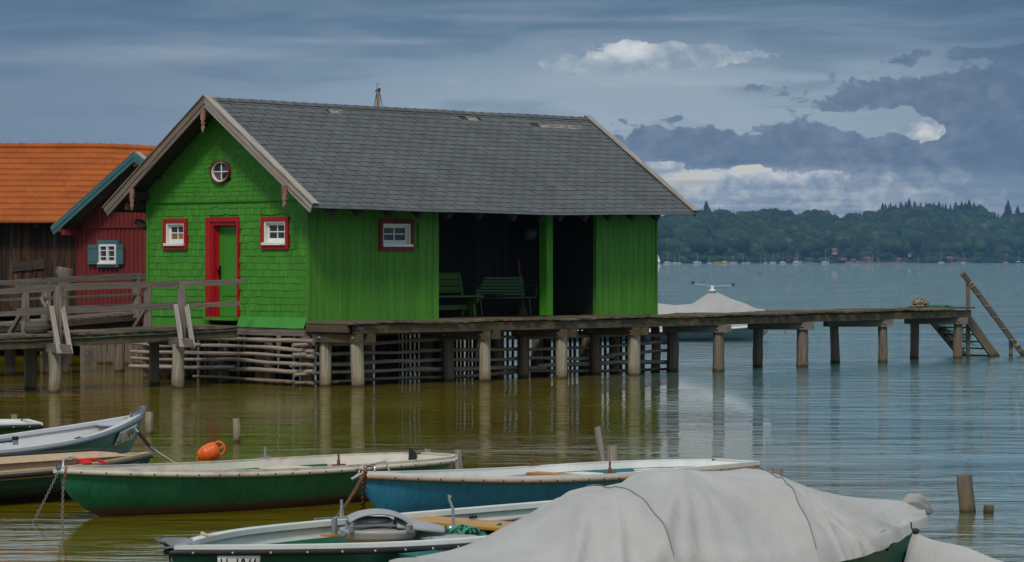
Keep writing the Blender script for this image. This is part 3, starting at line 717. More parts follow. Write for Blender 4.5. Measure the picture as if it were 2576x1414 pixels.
# ---------------------------------------------------------------- pier
def H(a,b,z=0): return C0+D1*a+D2*b+Vector((0,0,z))
N0=H(-.12,-1.37);N1=H(11.3,-1.37);N2=Vector((11.93,76.0,0));E1=(N2-N1).normalized();E2=Vector((-E1.y,E1.x,0))
L1=(N1-N0).length;L2=(N2-N1).length
def pier(s,b,z=0): # s along near edge, b inwards
    if s<L1: base=N0+D1*s;n=D2
    else: base=N1+E1*(s-L1);n=E2
    k=min(1,max(0,(s-L1+.8)/1.6));n=D2.lerp(E2,k).normalized()
    return base+n*b+Vector((0,0,z))
pr=empty('wooden_pier',N0,0);tag(pr,'weathered wooden pier on round posts running along the green boathouse out into the lake','pier')
def pb(mb,nm,mt,par=None,root=None,**k):
    mb.v=[v-N0 for v in mb.v];return mb.build(nm,mt,par or pr,**k)
q=MB();s=0.0;Lt=L1+L2;PZ=1.29
while s<Lt:
    w=RND.uniform(.13,.19);wd=1.36 if s>L1-.2 else 1.28
    zz=PZ+RND.uniform(-.008,.008)+.012*math.sin(s*1.7)+.02*(s/Lt)
    q.beam(pier(s+w/2,-RND.uniform(.02,.09),zz-.02),pier(s+w/2,wd+RND.uniform(-.02,.03),zz-.02),w-.012,.04,jit=.003);s+=w
pb(q,'deck_planks',M['deck'])
for b_ in(.05,1.1):
    s=.15
    for e in (3.9,L1-3.4,L1+.4,L1+4.3,L1+8.2,Lt-.1):
        if e<=s:continue
        q=MB();q.beam(pier(s,b_,PZ-.145),pier(min(e,L1) ,b_,PZ-.145),.1,.17) if s<L1 else q.beam(pier(s,b_,PZ-.145),pier(e,b_,PZ-.145),.1,.17)
        pb(q,'stringer',M['beam']);s=min(e,L1) if s<L1 else e
        if s==L1: s=L1+.02
def post(mb,px,Y,z1,r,lean=0,z0=-.7,n=12,**k):
    p=at(px,HY,Y);mb.pole((p.x+lean*.3,p.y,z0),(p.x-lean,p.y,z1),r*1.03,r*.95,n,.1,.03,7,.08);return mb
front=[(903,58.3,.135,.05,'postlight'),(1220,60.3,.125,0,'postlight'),(1413,62.9,.125,0,'postlight'),(1595,65.6,.135,0,'postlight'),(1806.8,68.0,.135,0,'post'),(2018,70.6,.14,0,'post'),(2221,73.2,.12,0,'post'),(2409,75.7,.125,0,'post')]
back=[(818.8,59.3,.125,0,'postlight'),(1128,61.5,.125,0,'post'),(1316.8,64.0,.12,0,'post'),(1498.5,66.7,.11,0,'post'),(1692,69.1,.135,0,'post'),(1907,71.6,.12,0,'post'),(2100,74.2,.115,0,'post'),(2301,76.9,.115,0,'post')]
def onrow(px,b):
    k=(px-CX)/F;best=min((abs((p_:=pier(s*.05,b)).x-k*p_.y),p_.y) for s in range(0,int(Lt*20)));return best[1]
front=[(p_[0],onrow(p_[0],.12),*p_[2:]) for p_ in front];back=[(p_[0],onrow(p_[0],1.0),*p_[2:]) for p_ in back]
for (fp,bp_) in zip(front,back):
    for (px,Y,r,ln,mt) in(fp,bp_):
        q=MB();post(q,px,Y,PZ-.24,r,ln);pb(q,'post',M[mt])
    a=at(fp[0],HY,fp[1]);b_=at(bp_[0],HY,bp_[1]);d=(a-b_).normalized();sd_=Vector((-d.y,d.x,0))
    q=MB();z=PZ-.32
    q.beam(Vector((b_.x,b_.y,z))-d*.2-sd_*.15,Vector((a.x,a.y,z))+d*.22-sd_*.15,.07,.17);q.beam(Vector((b_.x,b_.y,z))-d*.25+sd_*.15,Vector((a.x,a.y,z))+d*.28+sd_*.15,.07,.17);cb=pb(q,'cross_beam',M['beam' if fp[0]<1700 else 'wood'])
    for c_ in(a,b_):
        q=MB();p_=Vector((c_.x,c_.y,z))-sd_*.19;q.lathe([(.03,0),(.03,.015),(.014,.02)],8,p_,M=Matrix.Rotation(math.pi/2,3,'X'));pb(q,'bolt',M['chain'],cb)
q=MB();q.beam(pier(.3,.25,PZ-.16),pier(.3,1.35,PZ-.16),.12,.18);q.beam(pier(.05,.1,PZ-.13),pier(.05,1.3,PZ-.13),.07,.15);pb(q,'end_beam',M['beam']);q=MB();q.beam(pier(Lt-.08,.05,PZ-.14),pier(Lt-.08,1.25,PZ-.14),.07,.16);pb(q,'end_beam',M['beam'])
# stairs down to the water and their handrail
st=empty('pier_stairs',(12,77,0));tag(st,'open wooden stairs with slanting handrail going down into the water at the pier end','stairs')
def sb(mb,nm,mt,par=None,**k): mb.v=[v-Vector((12,77,0)) for v in mb.v];return mb.build(nm,mt,par or st,**k)
Ld=[at(2343,800,77.0),at(2424,897,77.9)];Rd=[at(2433,800,76.3),at(2504,899,77.0)]
for a,b_ in((Ld[0],Ld[1]),(Rd[0],Rd[1])):
    q=MB();q.beam(a,b_+(b_-a)*.3,.06,.26,(0,0,1));sb(q,'stair_stringer',M['post'])
for k in range(6):
    f=(k+.35)/5.6;a=Ld[0].lerp(Ld[1],f);b_=Rd[0].lerp(Rd[1],f);q=MB();q.beam(a,b_,.16,.035);sb(q,'tread',M['beam'])
q=MB();q.beam(at(2435.5,HY,76.5).xy.to_3d()+V(0,0,-.6),at(2435.5,713,76.5),.10,.10,(0,1,0));sb(q,'rail_post',M['post'])
q=MB();q.beam(at(2542.8,HY,77.6).xy.to_3d()+V(0,0,-.6),at(2542.8,846,77.6),.09,.09,(0,1,0));sb(q,'rail_post',M['post'])
a=at(2421,687,76.3);b_=at(2575,893,77.7);q=MB();q.beam(a,b_+(b_-a)*.1,.13,.10,(0,1,0));rl=sb(q,'handrail',M['post'])
q=MB()
def wrap(f,r=.085,n=14,turns=1.0,pitch=.05,col=None):
    c_=a.lerp(b_,f);dd=(b_-a).normalized();u=dd.cross(V(0,1,0)).normalized();pts=[]
    for i in range(n+1):
        th=2*math.pi*turns*i/n;pts.append(c_+dd*(pitch*i/n*turns)+u*math.cos(th)*r+V(0,1,0)*math.sin(th)*r)
    q.tube(pts,.007,4)
wrap(.13,pitch=.12);wrap(.15,.09,pitch=-.1);wrap(.86,.085,30,3,.03);wrap(.93,.08)
pts=[];
for i in range(60):
    f=.15+.72*i/59;th=i*.55;c_=a.lerp(b_,f);dd=(b_-a).normalized();u=dd.cross(V(0,1,0)).normalized();pts.append(c_+u*math.cos(th)*.082+V(0,1,0)*math.sin(th)*.082)
q.tube(pts,.006,4);sb(q,'rope_wrap',M['rope'],rl)
# ---------------------------------------------------------------- red hut behind (origin = its left front corner, local y runs towards the green hut)
R0=Vector((-10.63,72.0,0));RR=RZ
def sr(px,a=0):
    k=(px-CX)/F;q=R0+D1*a;return (k*q.y-q.x)/(-D2.x+k*D2.y)
def zr(px,py,a=0): q=R0+D1*a-D2*sr(px,a);return EYE-(py-HY)/F*q.y
rh=empty('red_hut',R0,RR);tag(rh,'dark red board hut with teal gable boards and shuttered window behind the green boathouse','boathouse')
RW=5.72;RS=2.86;RZR=5.03;RZE=3.27;RH=3.16;RSL=(RZR-RZE)/RH;RD=7.0
def rr(b): return RZR-abs(b-RS)*RSL
# local coords: x along D1 (back), y = -b (b towards right)
q=MB();b=0
while b<RW:
    w=.165;bm=b+w/2;zt=3.33
    q.beam((-.01,-bm,.95),(-.01,-bm,zt),w-.01,.03,(1,0,0));q.beam((-.035,-b,.95),(-.035,-b,zt-.01),.035,.028,(1,0,0))
    q.beam((-.04,-bm,zt+.01),(-.04,-bm,rr(bm)-.08),w-.01,.03,(1,0,0));q.beam((-.066,-b,zt),(-.066,-b,rr(b)-.1),.035,.028,(1,0,0)) if 0.1<b else None
    b+=w
q.beam((-.05,0,zt+.0),(-.05,-RW,zt+.0),.05,.05)
y=0
while y<RD: q.beam((y+.1,.0,.95),(y+.1,.0,rr(0)-.1),.19,.03,(0,1,0));y+=.2
q.build('board_wall',M['redboard'],rh)
q=MB()
for s_ in(-1,1):
    for i in range(16):
        u0,u1=i/16,(i+1)/16
        for j in range(18):
            x0=-.55+j*.45;x1=x0+.44;P=lambda x,u,o:Vector((x,-(RS+s_*u*RH),RZR-u*RH*RSL+o))
            v=[P(x0,u0,0),P(x1,u0,0),P(x1,u1+.005,.02),P(x0,u1+.005,.02)];f=(0,1,2,3);q.add(v,[f if s_==-1 else f[::-1]])
            q.add([p-Vector((0,0,.05)) for p in v],[f[::-1] if s_==-1 else f])
q.build('roof',M['roof'],rh)
for s_ in(-1,1):
    q=MB()
    for off,hh,xo in((-.05,.12,0),(-.155,.09,.015)):
        a=Vector((-.6+xo,-RS,RZR+.06));e=Vector((-.6+xo,-(RS+s_*(RH+.03)),RZE+.05));n_=Vector((0,-s_*math.sin(math.atan(RSL)),math.cos(math.atan(RSL))))
        dn=(e-a).normalized();P4=[a+n_*(off+hh/2),a+n_*(off-hh/2),e+n_*(off-hh/2),e+n_*(off+hh/2)]
        for k_ in(0,1):P4[k_]=P4[k_]+dn*((-RS-P4[k_].y)/dn.y)
        q.prism(P4,(.03,0,0))
    q.build('bargeboard',M['teal'],rh)
    q=MB();q.beam(Vector((-.5,-RS,RZR+.055)),Vector((-.5,-(RS+s_*(RH+.03)),RZE+.055)),.2,.025,n_);q.build('bargeboard_cap',M['barge'],rh)
q=MB();q.box((-.3,-.1,3.2),(.5,.14,.13));q.box((-.3,-.0,rr(0)-.16),(.55,.12,.12));q.build('purlin_end',M['redboard'],rh)
q=MB();q.box((-.3,-RS,RZR-.22),(.5,.13,.13));q.build('purlin_end',M['redboard'],rh)
# window with teal surround, white casement, shutters
y0,y1=sr(255),sr(305);z0,z1=zr(280,672),zr(280,604)
w=empty('window',(-.06,-(y0+y1)/2,z0),0,rh);hw=(y1-y0)/2;hh=z1-z0
q=MB();t_=.1
q.box((-.03,0,hh-t_/2),(.06,2*hw+.04,t_));q.box((-.03,0,t_/2),(.06,2*hw+.04,t_))
for s_ in(-1,1):q.box((-.03,s_*(hw-.02),hh/2),(.057,.05,hh-2*t_))
q.build('outer_frame',M['teal'],w)
q=MB();a=hw-.05;c_=t_+.003;d=hh-t_-.003
for s_ in(-1,1):q.box((-.045,s_*(a-.03),(c_+d)/2),(.05,.05,d-c_))
q.box((-.045,0,c_+.03),(.048,2*a-.11,.06));q.box((-.045,0,d-.025),(.048,2*a-.11,.05));q.box((-.048,0,(c_+d)/2),(.05,.06,d-c_-.11));q.box((-.05,0,c_-.015),(.1,2*a+.02,.04))
for s_ in(-1,1):
    for z in(1/3,2/3):q.box((-.04,s_*a/2,lerp(c_,d,z)),(.03,a-.08,.02))
q.build('window_frame',M['white'],w);q=MB();q.box((-.022,0,(c_+d)/2),(.01,2*a-.1,d-c_-.05));q.build('pane',M['pane'],w)
for s_,px_ in((1,(231,254)),(-1,(305,319))):
    q=MB();ya,yb=-sr(px_[0])+(y0+y1)/2,-sr(px_[1])+(y0+y1)/2;q.box((-.05,(ya+yb)/2,hh/2-.02),(.03,abs(yb-ya),hh*.72));q.box((-.07,(ya+yb)/2,hh*.72),(.012,abs(yb-ya)*.9,.04));q.box((-.07,(ya+yb)/2,hh*.25),(.012,abs(yb-ya)*.9,.04));q.build('shutter',M['teal'],w)
# palisade of piles below the red hut, and concrete foot
q=MB();a=.0;
pal=empty('pile_palisade',R0,RR);tag(pal,'row of close standing grey piles under the red hut, ragged at the waterline','palisade')
M['concrete']=paint('stained_concrete',(.2,.16,.12),.9,.25,(.07,.06,.04),.7,4,.4)
b=.62;q2=MB();q2.box((1.0,-.34,.2),(1.9,.66,1.5));cf=q2.build('concrete_foot',M['concrete'],pal)
while b<RW:
    r=RND.uniform(.085,.115);b+=r;q=MB();q.pole((.1+RND.uniform(-.03,.03),-b,-.5),(.1+RND.uniform(-.02,.02),-b,1.2+RND.uniform(-.05,.1)),r*.85,r,9,.22,.03,7,.15);q.build('pile',M['post'],pal);b+=r*RND.uniform(.95,1.2)
q=MB();q.box((.1,-RW/2,1.1),(.2,RW,.16));q.build('cap_beam',M['beam'],pal)
# ---------------------------------------------------------------- barn with orange tiled roof
BY=77.0;bx0=-23.0;bx1=-9.6
bn=empty('tiled_barn',(bx0,BY,0));tag(bn,'dark brown board barn with big orange clay tile roof at the left edge','barn')
B0=Vector((bx0,BY,0));BE=3.52;BR=5.62;BD=3.9;ey=-.6
def bb(mb,nm,mt,par=None,**k): mb.v=[v-B0 for v in mb.v];return mb.build(nm,mt,par or bn,**k)
q=MB();x=bx0
while x<bx1-.1:
    w=RND.uniform(.16,.26);q.beam((x+w/2,BY+RND.uniform(-.006,.006),.9+RND.uniform(-.03,.02)),(x+w/2,BY,BE+.05),w-.012,.03,(0,1,0));
    if RND.random()<.6:q.beam((x,BY-.03,.9),(x,BY-.03,BE+.0),.05,.02,(0,1,0))
    x+=w
y=BY
while y<BY+6.5:q.beam((bx1-.1,y+.1,.9),(bx1-.1,y+.1,BE),.19,.03,(1,0,0));y+=.2
bb(q,'board_wall',M['barn'])
M['tile'],t,b=newmat('orange_clay_tiles');O=t.coord('Object');n=t.noise(O,1.3,5,.6);c=t.mix(t.rng(n,.3,.7),(.27,.060,.005),(.39,.092,.008))
h=t.n('ShaderNodeHueSaturation');t.L.new(c,h.inputs['Color']);t.put(h.inputs['Value'],t.rng(t.island(),0,1,.97,1.03));c=t.mix(t.rng(t.noise(O,9,5,.7),.6,.75,0,.3),h.outputs[0],(.2,.06,.02))
t.put(b.inputs['Base Color'],c);b.inputs['Roughness'].default_value=.7;b.inputs['Specular IOR Level'].default_value=.3;t.put(b.inputs['Normal'],t.bump(t.noise(O,40,3),.3,.004))
rows=13;bslope=(BR-BE)/(BD-ey)
rx0=bx0-.3;rx1=bx1+.12
def bp_(x,u,o=0): 
    y=BY+lerp(BD,ey,u);return Vector((x,y,lerp(BR,BE,u)+o+.012*mnoise.noise((x*.4,u*2,5))-.09*max(0,(x-(bx1-2.0))/2)**1.5*(1-u)))
q=MB()
for r in range(rows):
    u0=r/rows;u1=(r+1)/rows;x=rx0+(.09 if r%2 else 0)
    while x<rx1:
        w=.18;xa=x+.001;xb=min(x+w-.001,rx1);x+=w;li=.055+RND.uniform(-.004,.008);dz_=RND.uniform(-.004,.004)
        pts=[bp_(xa,u0,.012),bp_(xb,u0,.012)]
        low=[]
        for k in range(5):
            f=k/4;low.append(bp_(lerp(xb,xa,f),u1+.03/4.5+ .014/4.5*math.sin(math.pi*f)+dz_*.3,li))
        n_=len(low);under=[p-Vector((0,0,li*.95)) for p in low]
        q.add(pts+low+under,[tuple(range(2+n_))[::-1]]+[(2+i,2+i+1,2+n_+i+1,2+n_+i) for i in range(n_-1)])
tr=bb(q,'tiled_roof',M['tile'])
q=MB();x=rx0;i=0
while x<rx1:
    a=bp_(x,0,.05);b_=bp_(min(x+.4,rx1),0,.035);q.tube([a,a.lerp(b_,.9),b_],[.095,.085,.082],10);x+=.36
bb(q,'ridge_tile',M['tile'],None)
q=MB();q.add([bp_(rx0,0,-.02),bp_(rx1,0,-.02),bp_(rx1,1,-.02),bp_(rx0,1,-.02)],[(0,1,2,3)])
back=[bp_(rx0,0,0),bp_(rx1,0,0),bp_(rx1,0,0)+Vector((0,4.6,-2.1)),bp_(rx0,0,0)+Vector((0,4.6,-2.1))];q.add(back,[(0,1,2,3)]);bb(q,'roof_deck',M['darkbarge'],None,solid=.05)
for px_ in (32,92,152,212,-30):
    q=MB();p_=at(px_,HY,BY-.3);q.beam((p_.x,BY+.1,BE+.14),(p_.x,BY-.42,BE-.09),.12,.15);bb(q,'rafter_tail',M['darkbarge'])
q=MB();a=at(30,671,BY-.06);b_=at(112,663,BY-.06);q.beam(a,b_,.03,.26);q.beam(at(78,652,BY-.09),at(79,680,BY-.09),.03,.04,(1,0,0));bb(q,'nailed_board',M['darkbarge'])
for i in range(7):
    q=MB();x=bx0+1.5+i*1.85;q.pole((x,BY+.1,-.5),(x,BY+.1,1.0),.14,.13,10,.2);bb(q,'pile',M['darkpost'])
q=MB();q.box(((bx0+bx1)/2,BY+2.5,1.0),(bx1-bx0,5.2,.12));q.box(((bx0+bx1)/2,BY,.98),(bx1-bx0,.2,.2));bb(q,'floor',M['darkwood'])
q=MB();q.box(((bx0+bx1)/2,BY+5,.55),(bx1-bx0,.1,1.4));bb(q,'back_planks',M['darkwood'])
# ---------------------------------------------------------------- footbridge to the green door
FA=at(587,HY,59.2);FB=at(0,HY,55.4);fd=(FB-FA);fd.z=0;FL=fd.length;fd/=FL;fn=Vector((fd.y,-fd.x,0))
if fn.y<0:fn=-fn
FW=1.42;FT=FL+5.5
def fz(s): return 1.20-.125*(s/FL)+.0
def fb(s,b,z=0): p_=FA+fd*s+fn*b;return Vector((p_.x,p_.y,fz(s)+z))
def ft(px,b=0):
    k=(px-CX)/F;q_=FA+fn*b;return (k*q_.y-q_.x)/(fd.x-k*fd.y)
br=empty('footbridge',(FA.x,FA.y,0));tag(br,'grey timber footbridge with double handrails and mossy boards leading to the green door','footbridge');FO=Vector((FA.x,FA.y,0))
def bd(mb,nm,mt,par=None,root=None,**k): mb.v=[v-FO for v in mb.v];return mb.build(nm,mt,par or br,**k)
q=MB();s=-.15
while s<FT:
    w=RND.uniform(.12,.18);e1=FW+(.0 if s>.3 else -.0)+RND.uniform(-.02,.03);q.beam(fb(s+w/2,-RND.uniform(0,.05),-.02+RND.uniform(-.006,.006)),fb(s+w/2,e1,-.02),w-.012,.04,jit=.003);s+=w
bd(q,'deck_planks',M['deck'])
for b_ in(.05,FW-.1):
    q=MB();q.beam(fb(-.1,b_,-.15),fb(FT,b_,-.15),.1,.2);bd(q,'stringer',M['beam'])
q=MB();pts=[fb(-.1+i*.5,-.02,-.09-.015*math.sin(i*1.1)**2) for i in range(int(FT/.5))];q.tube(pts,.014,6);bd(q,'hose',paint('dull_green_hose',(.05,.09,.07),.5,.2))
rail_c=[]
def fr(px,py,b): s=ft(px,b);p_=FA+fd*s+fn*b;return Vector((p_.x,p_.y,EYE-(py-HY)/F*p_.y))
def railb(pts,b,w,h,nm,mt='wood'):
    q=MB()
    for p0,p1 in zip(pts[:-1],pts[1:]):
        q.beam(fr(*p0,b),fr(*p1,b),w,h)
    return bd(q,nm,M[mt])
railb([(-140,743),(137,725.5),(450,714.5),(611,708.5)],-.04,.05,.105,'handrail')
railb([(-140,796),(137,784.5),(448,770.5),(604,763)],.02,.045,.085,'handrail')
railb([(43,721),(240,716),(515,707.5)],FW+.02,.05,.07,'handrail')
railb([(43,779),(240,771),(517,760.5)],FW-.02,.04,.05,'handrail')
# trestles: two round piles, cross beam, rail posts and braces
for (pf,pbk,fx,bx) in (((136,55.95,.115),(76,57.25,.125),145,64.5),((448.5,57.75,.125),(388,59.35,.11),457,372.5),((-170,54.3,.12),(-225,55.6,.12),-158,-240)):
    zc=fz(ft(pf[0]))-.32
    for k_,(px,Y,r) in enumerate((pf,pbk)):
        q=MB();post(q,px,Y,zc+.02,r);bd(q,'pile',M['postlight' if k_==0 else 'post'])
    a=at(pf[0],HY,pf[1]);b_=at(pbk[0],HY,pbk[1]);d=(a-b_);d.z=0;d.normalize();q=MB();a.z=b_.z=zc+.06
    q.beam(b_-d*.25,a+d*.75,.16,.16);bd(q,'cross_beam',M['wood'])
    tip=a+d*.68
    q=MB();t0=fr(fx,HY,-.06);top=Vector((t0.x,t0.y,2.02));q.beam(Vector((t0.x,t0.y,zc+.1)),top,.16,.09,(0,1,0));bd(q,'rail_post',M['wood'])
    for dx in(-.10,.12):
        sd_=Vector((-d.y,d.x,0));q=MB();q.beam(Vector((t0.x,t0.y,1.62))+sd_*dx*-1-d*.02,tip+sd_*dx*-1+Vector((0,0,-.1)),.09,.07);bd(q,'brace',M['woodlight'])
    q=MB();t0=fr(bx,HY,FW+.06);q.beam(Vector((t0.x,t0.y,fz(1)-.25)),Vector((t0.x,t0.y,2.04)),.15,.09,(0,1,0));bd(q,'rail_post',M['wood'])
    q=MB();q.beam(Vector((t0.x,t0.y+.02,1.62)),Vector((t0.x-.36,t0.y+.3,1.08)),.09,.07);bd(q,'brace',M['wood'])
# ---------------------------------------------------------------- second footbridge behind, to the red hut
rb=empty('rear_footbridge',(-9,66,0));rb.name='footbridge.001';tag(rb,'darker footbridge behind the first one, running to the red hut','footbridge');RO=Vector((-9,66,0))
def rbd(mb,nm,mt,**k): mb.v=[v-RO for v in mb.v];return mb.build(nm,mt,rb,**k)
def rp2(px,py,dy=0): 
    Y=lerp(62.5,66.8,(px+100)/470)+dy;return at(px,py,Y)
q=MB()
for i in range(64):
    px=-60+i*6.8;yt=lerp(826,786.5,(px+60)/430.);a=rp2(px,yt);q.beam(a,a+Vector((-.75,.9,0)),.1,.035,jit=.006)
rbd(q,'deck_planks',M['wood'])
for dy in(.1,1.0):
    q=MB();q.beam(rp2(-60,834,dy),rp2(368,795,dy),.09,.14);rbd(q,'stringer',M['beam'])
q=MB();q.beam(rp2(-60,858,.2),rp2(355,812,.2),.09,.14);q.beam(rp2(-60,853,1),rp2(345,806,1),.09,.1);rbd(q,'cross_beam',M['darkbarge'])
for a,b_,w_,h_,mt in (((-60,714.5),(376,695),.05,.10,'wood'),((-60,757),(365,740),.04,.055,'wood')):
    q=MB();q.beam(rp2(*a,-.03),rp2(*b_,-.03),w_,h_);rbd(q,'handrail',M[mt])
q=MB();q.beam(rp2(45,706.5,.95),rp2(355,690,.95),.05,.07);rbd(q,'handrail',M['wood'])
for px,yb,yt,dy in((112,800,700,0),(342,800,694,0),(-50,826,712,0),(346,800,690,.95),(120,812,708,.95)):
    q=MB();q.beam(rp2(px,yb,dy),rp2(px,yt,dy),.15,.09,(0,1,0));rbd(q,'rail_post',M['wood'])
q=MB();q.beam(rp2(102,748,-.1),rp2(130,801,-.3),.09,.06);q.beam(rp2(118,756,-.1),rp2(140,806,-.3),.06,.05);rbd(q,'brace',M['woodlight'])
for px,r in((165,.12),(25,.12),(120,.11),(300,.12)):
    Y=lerp(63.5,67,(px+100)/470);q=MB();post(q,px,Y,1.0,r);rbd(q,'pile',M['darkpost' if px<100 else 'post'])
q=MB();q.beam(rp2(106,706.5,-.08),rp2(114,706,-.08),.03,.13);rbd(q,'metal_bracket',paint('dark_green_bracket',(.02,.05,.03),.5,.2))
def rel(mb,c): mb.v=[v-c for v in mb.v];return mb
# rough tall stump behind the rear bridge
c=at(163,HY,70);c.z=0;q=MB();p1=at(158,672,70)
pts=[c+V(0,0,-.5),at(160,780,70),at(161,730,70),at(165,700,70),at(163,684,70),at(165,674,70)];q.tube(pts,[.19,.16,.15,.19,.21,.17],12,.35)
single(rel(q,c),'stump_post',M['post'],c,'gnarled grey tree stump post rising in front of the brown barn wall','post')
# worn net fender hanging on the bridge
c=at(92,812,56.8);c.z=fz(6);q=MB()
pts=[];n=10
def fend(u,v):
    a=2*math.pi*u;r=[.02,.16,.21,.2,.14,.12][min(5,int(v*5.001))];z=[.0,.02,.1,.2,.27,.25][min(5,int(v*5.001))]
    return V(r*math.cos(a)*1.15,r*math.sin(a)*.8,z)+V(.02,0,.0)*mnoise.noise((math.cos(a)*2,math.sin(a)*2,v*4))*2
q.grid(fend,16,5)
for s_ in(-1,1): q.tube([V(s_*.17,0,.22),V(s_*.24,.0,.42),V(s_*.20,.05,.6)],[.035,.03,.02],8,.3)
single(q,'fender_basket',wood('old_net_fibre',(.03,.028,.025),(.13,.115,.095),(.07,.06,.05)),c,'worn brown rope basket sitting between the footbridge rails','basket')
# ---------------------------------------------------------------- porch furniture
def HL(a,b,z): return C0+D1*a+D2*b+V(0,0,z)
# big bench, flat board ends
bc=empty('park_bench',HL(tl(1138,1.05),1.05,DZ),RZ);tag(bc,'heavy green plank bench with solid board legs at the left end of the porch','bench')
W=1.75;q=MB()
for k,y in enumerate((-.27,-.12,.03)):q.box((-.25,y,.44),(W,.14,.035))
q.build('seat',M['gbench'],bc,bevel=.004);q=MB()
for k,(y,z) in enumerate(((.20,.58),(.235,.73),(.27,.88))):q.beam((-.25-W/2,y,z),(-.25+W/2-.12,y,z),.03,.135,(0,-.2,1))
q.build('backrest',M['gbench'],bc,bevel=.004)
for x in(-.85,.45):
    q=MB();q.prism([(x,-.33,.42),(x,-.30,.30),(x,-.20,.24),(x,-.24,0),(x,-.10,0),(x,-.02,.2),(x,.10,.2),(x,.16,0),(x,.28,0),(x,.2,.42),(x,.30,.94),(x,.26,.95),(x,.14,.42)],(.05,0,0));q.build('leg',M['gbench'],bc)
q=MB();q.box((-.2,0,.2),(1.28,.03,.1));q.build('stretcher',M['gbench'],bc)
# slatted bench with metal arms
b2=empty('park_bench',HL(tl(1262,1.2),1.2,DZ),RZ-.35);tag(b2,'slatted green bench with curved metal arms and dark cushion beside the broom','bench')
W=1.45;q=MB()
for k in range(7):q.box((0,-.22+.065*k,.40-.004*k),(W,.045,.022))
q.build('seat',M['gbench2'],b2);q=MB()
for k in range(6):q.box((0,.25+.02*k,.47+.07*k),(W-.06,.02,.05))
q.build('backrest',M['gbench2'],b2)
for x in(-.6,.6):
    q=MB();q.tube([V(x,.36,.84),V(x,.22,.40),V(x,.1,.37),V(x,-.2,.38)],.014,6);q.tube([V(x,-.16,.38),V(x,-.24,0)],.014,6);q.tube([V(x,.12,.37),V(x,.3,0)],.014,6);q.build('leg',M['gbench2'],b2)
    s_=x/.6;q=MB();q.tube([V(s_*.68,.27,.62),V(s_*.73,.1,.67),V(s_*.74,-.12,.67),V(s_*.74,-.24,.63),V(s_*.73,-.27,.52),V(s_*.7,-.25,.39)],.014,6);q.build('armrest',M['gbench2'],b2)
q=MB();q.lathe([(.02,0),(.24,.01),(.27,.035),(.24,.06),(.02,.07)],14);cs=single(q,'seat_cushion',paint('black_cushion_cloth',(.012,.012,.014),.9,.3),HL(tl(1232,1.2),1.12,DZ+.41),'flat black cushion lying on the slatted porch bench','cushion')
# broom
xb=tl(1310,1.45);bm=empty('broom',HL(xb,1.45,DZ),RZ);tag(bm,'straw broom with long wooden handle leaning behind the slatted bench','broom')
q=MB();q.tube([V(.02,-.05,.25),V(-.01,.06,1.22)],.014,8);q.build('broom_handle',wood('broom_stick_wood',(.2,.09,.04),(.42,.2,.09)),bm)
q=MB()
for i in range(46):
    a=RND.uniform(0,6.28);r=RND.uniform(.03,.13);q.tube([V(.02,-.05,.29),V(.02+r*math.cos(a)*.5,-.05+r*math.sin(a)*.5,.14),V(.02+r*math.cos(a),-.05+r*math.sin(a)*.7,.0)],.006,4)
q.build('bristles',wood('broom_straw',(.16,.08,.03),(.38,.2,.09)),bm)
# net sack and cords on the pier
def P_(px,py,b): # point on pier deck for a column
    best=min((abs(at(px,HY,pier(s*.1,b).y).x-pier(s*.1,b).x),s*.1) for s in range(110,270));return pier(best[1],b,PZ+.03)
c=P_(2315,765,.8);q=MB()
def sack(u,v):
    a=2*math.pi*u;r=math.sin(math.pi*min(.98,v*.9+.02))**.6*.19;z=.20*v
    return V(r*math.cos(a)*1.1,r*math.sin(a),z)*(1+.35*mnoise.noise((math.cos(a)*3,math.sin(a)*3,v*6)))
q.grid(sack,22,9);q.tube([V(.15,0,.14),V(.2,0,.2),V(.24,0,.16),V(.22,0,.06)],.012,6)
for p_ in((-.08,-.2,.03),(.02,-.22,.025),(-.25,-.05,.015)):
    q.lathe([(.01,-.02),(.06,-.012),(.07,.01),(.03,.03)],8,p_)
mt,t,b=newmat('coarse_net_sack');t.put(b.inputs['Base Color'],t.mix(t.rng(t.noise(t.coord('Object'),22,4,.8),.45,.55),(.05,.04,.03),(.35,.25,.15)));b.inputs['Roughness'].default_value=.9
single(q,'net_sack',mt,c,'brown bundled net sack lying on the far end of the pier','sack',rz=0)
c=P_(2350,767,.7);q=MB()
for i in range(26):
    a=RND.uniform(0,6.28);pts=[V(RND.uniform(-.3,.5),RND.uniform(-.2,.2),RND.uniform(.0,.05)) for _ in range(4)];q.tube(pts,.008,4)
q.lathe([(.01,-.01),(.05,0),(.04,.03)],8,(-.15,-.1,.02));single(q,'fishing_net',M['net'],c,'flat heap of green net cord lying beside the net sack on the pier','net')
c=at(2385,815,77.2);q=MB()
for i in range(60):
    x=RND.uniform(-.2,.55);pts=[V(x,RND.uniform(-.1,.1),.1-abs(x)*.2),V(x+RND.uniform(-.12,.15),RND.uniform(-.1,.1),-.1-abs(x)*.4),V(x+RND.uniform(-.15,.3),RND.uniform(-.1,.1),-.28-x*.7)];q.tube(pts,.006,3)
single(q,'fishing_net',M['net'],c,'green net hanging over the upper treads of the pier stairs','net')
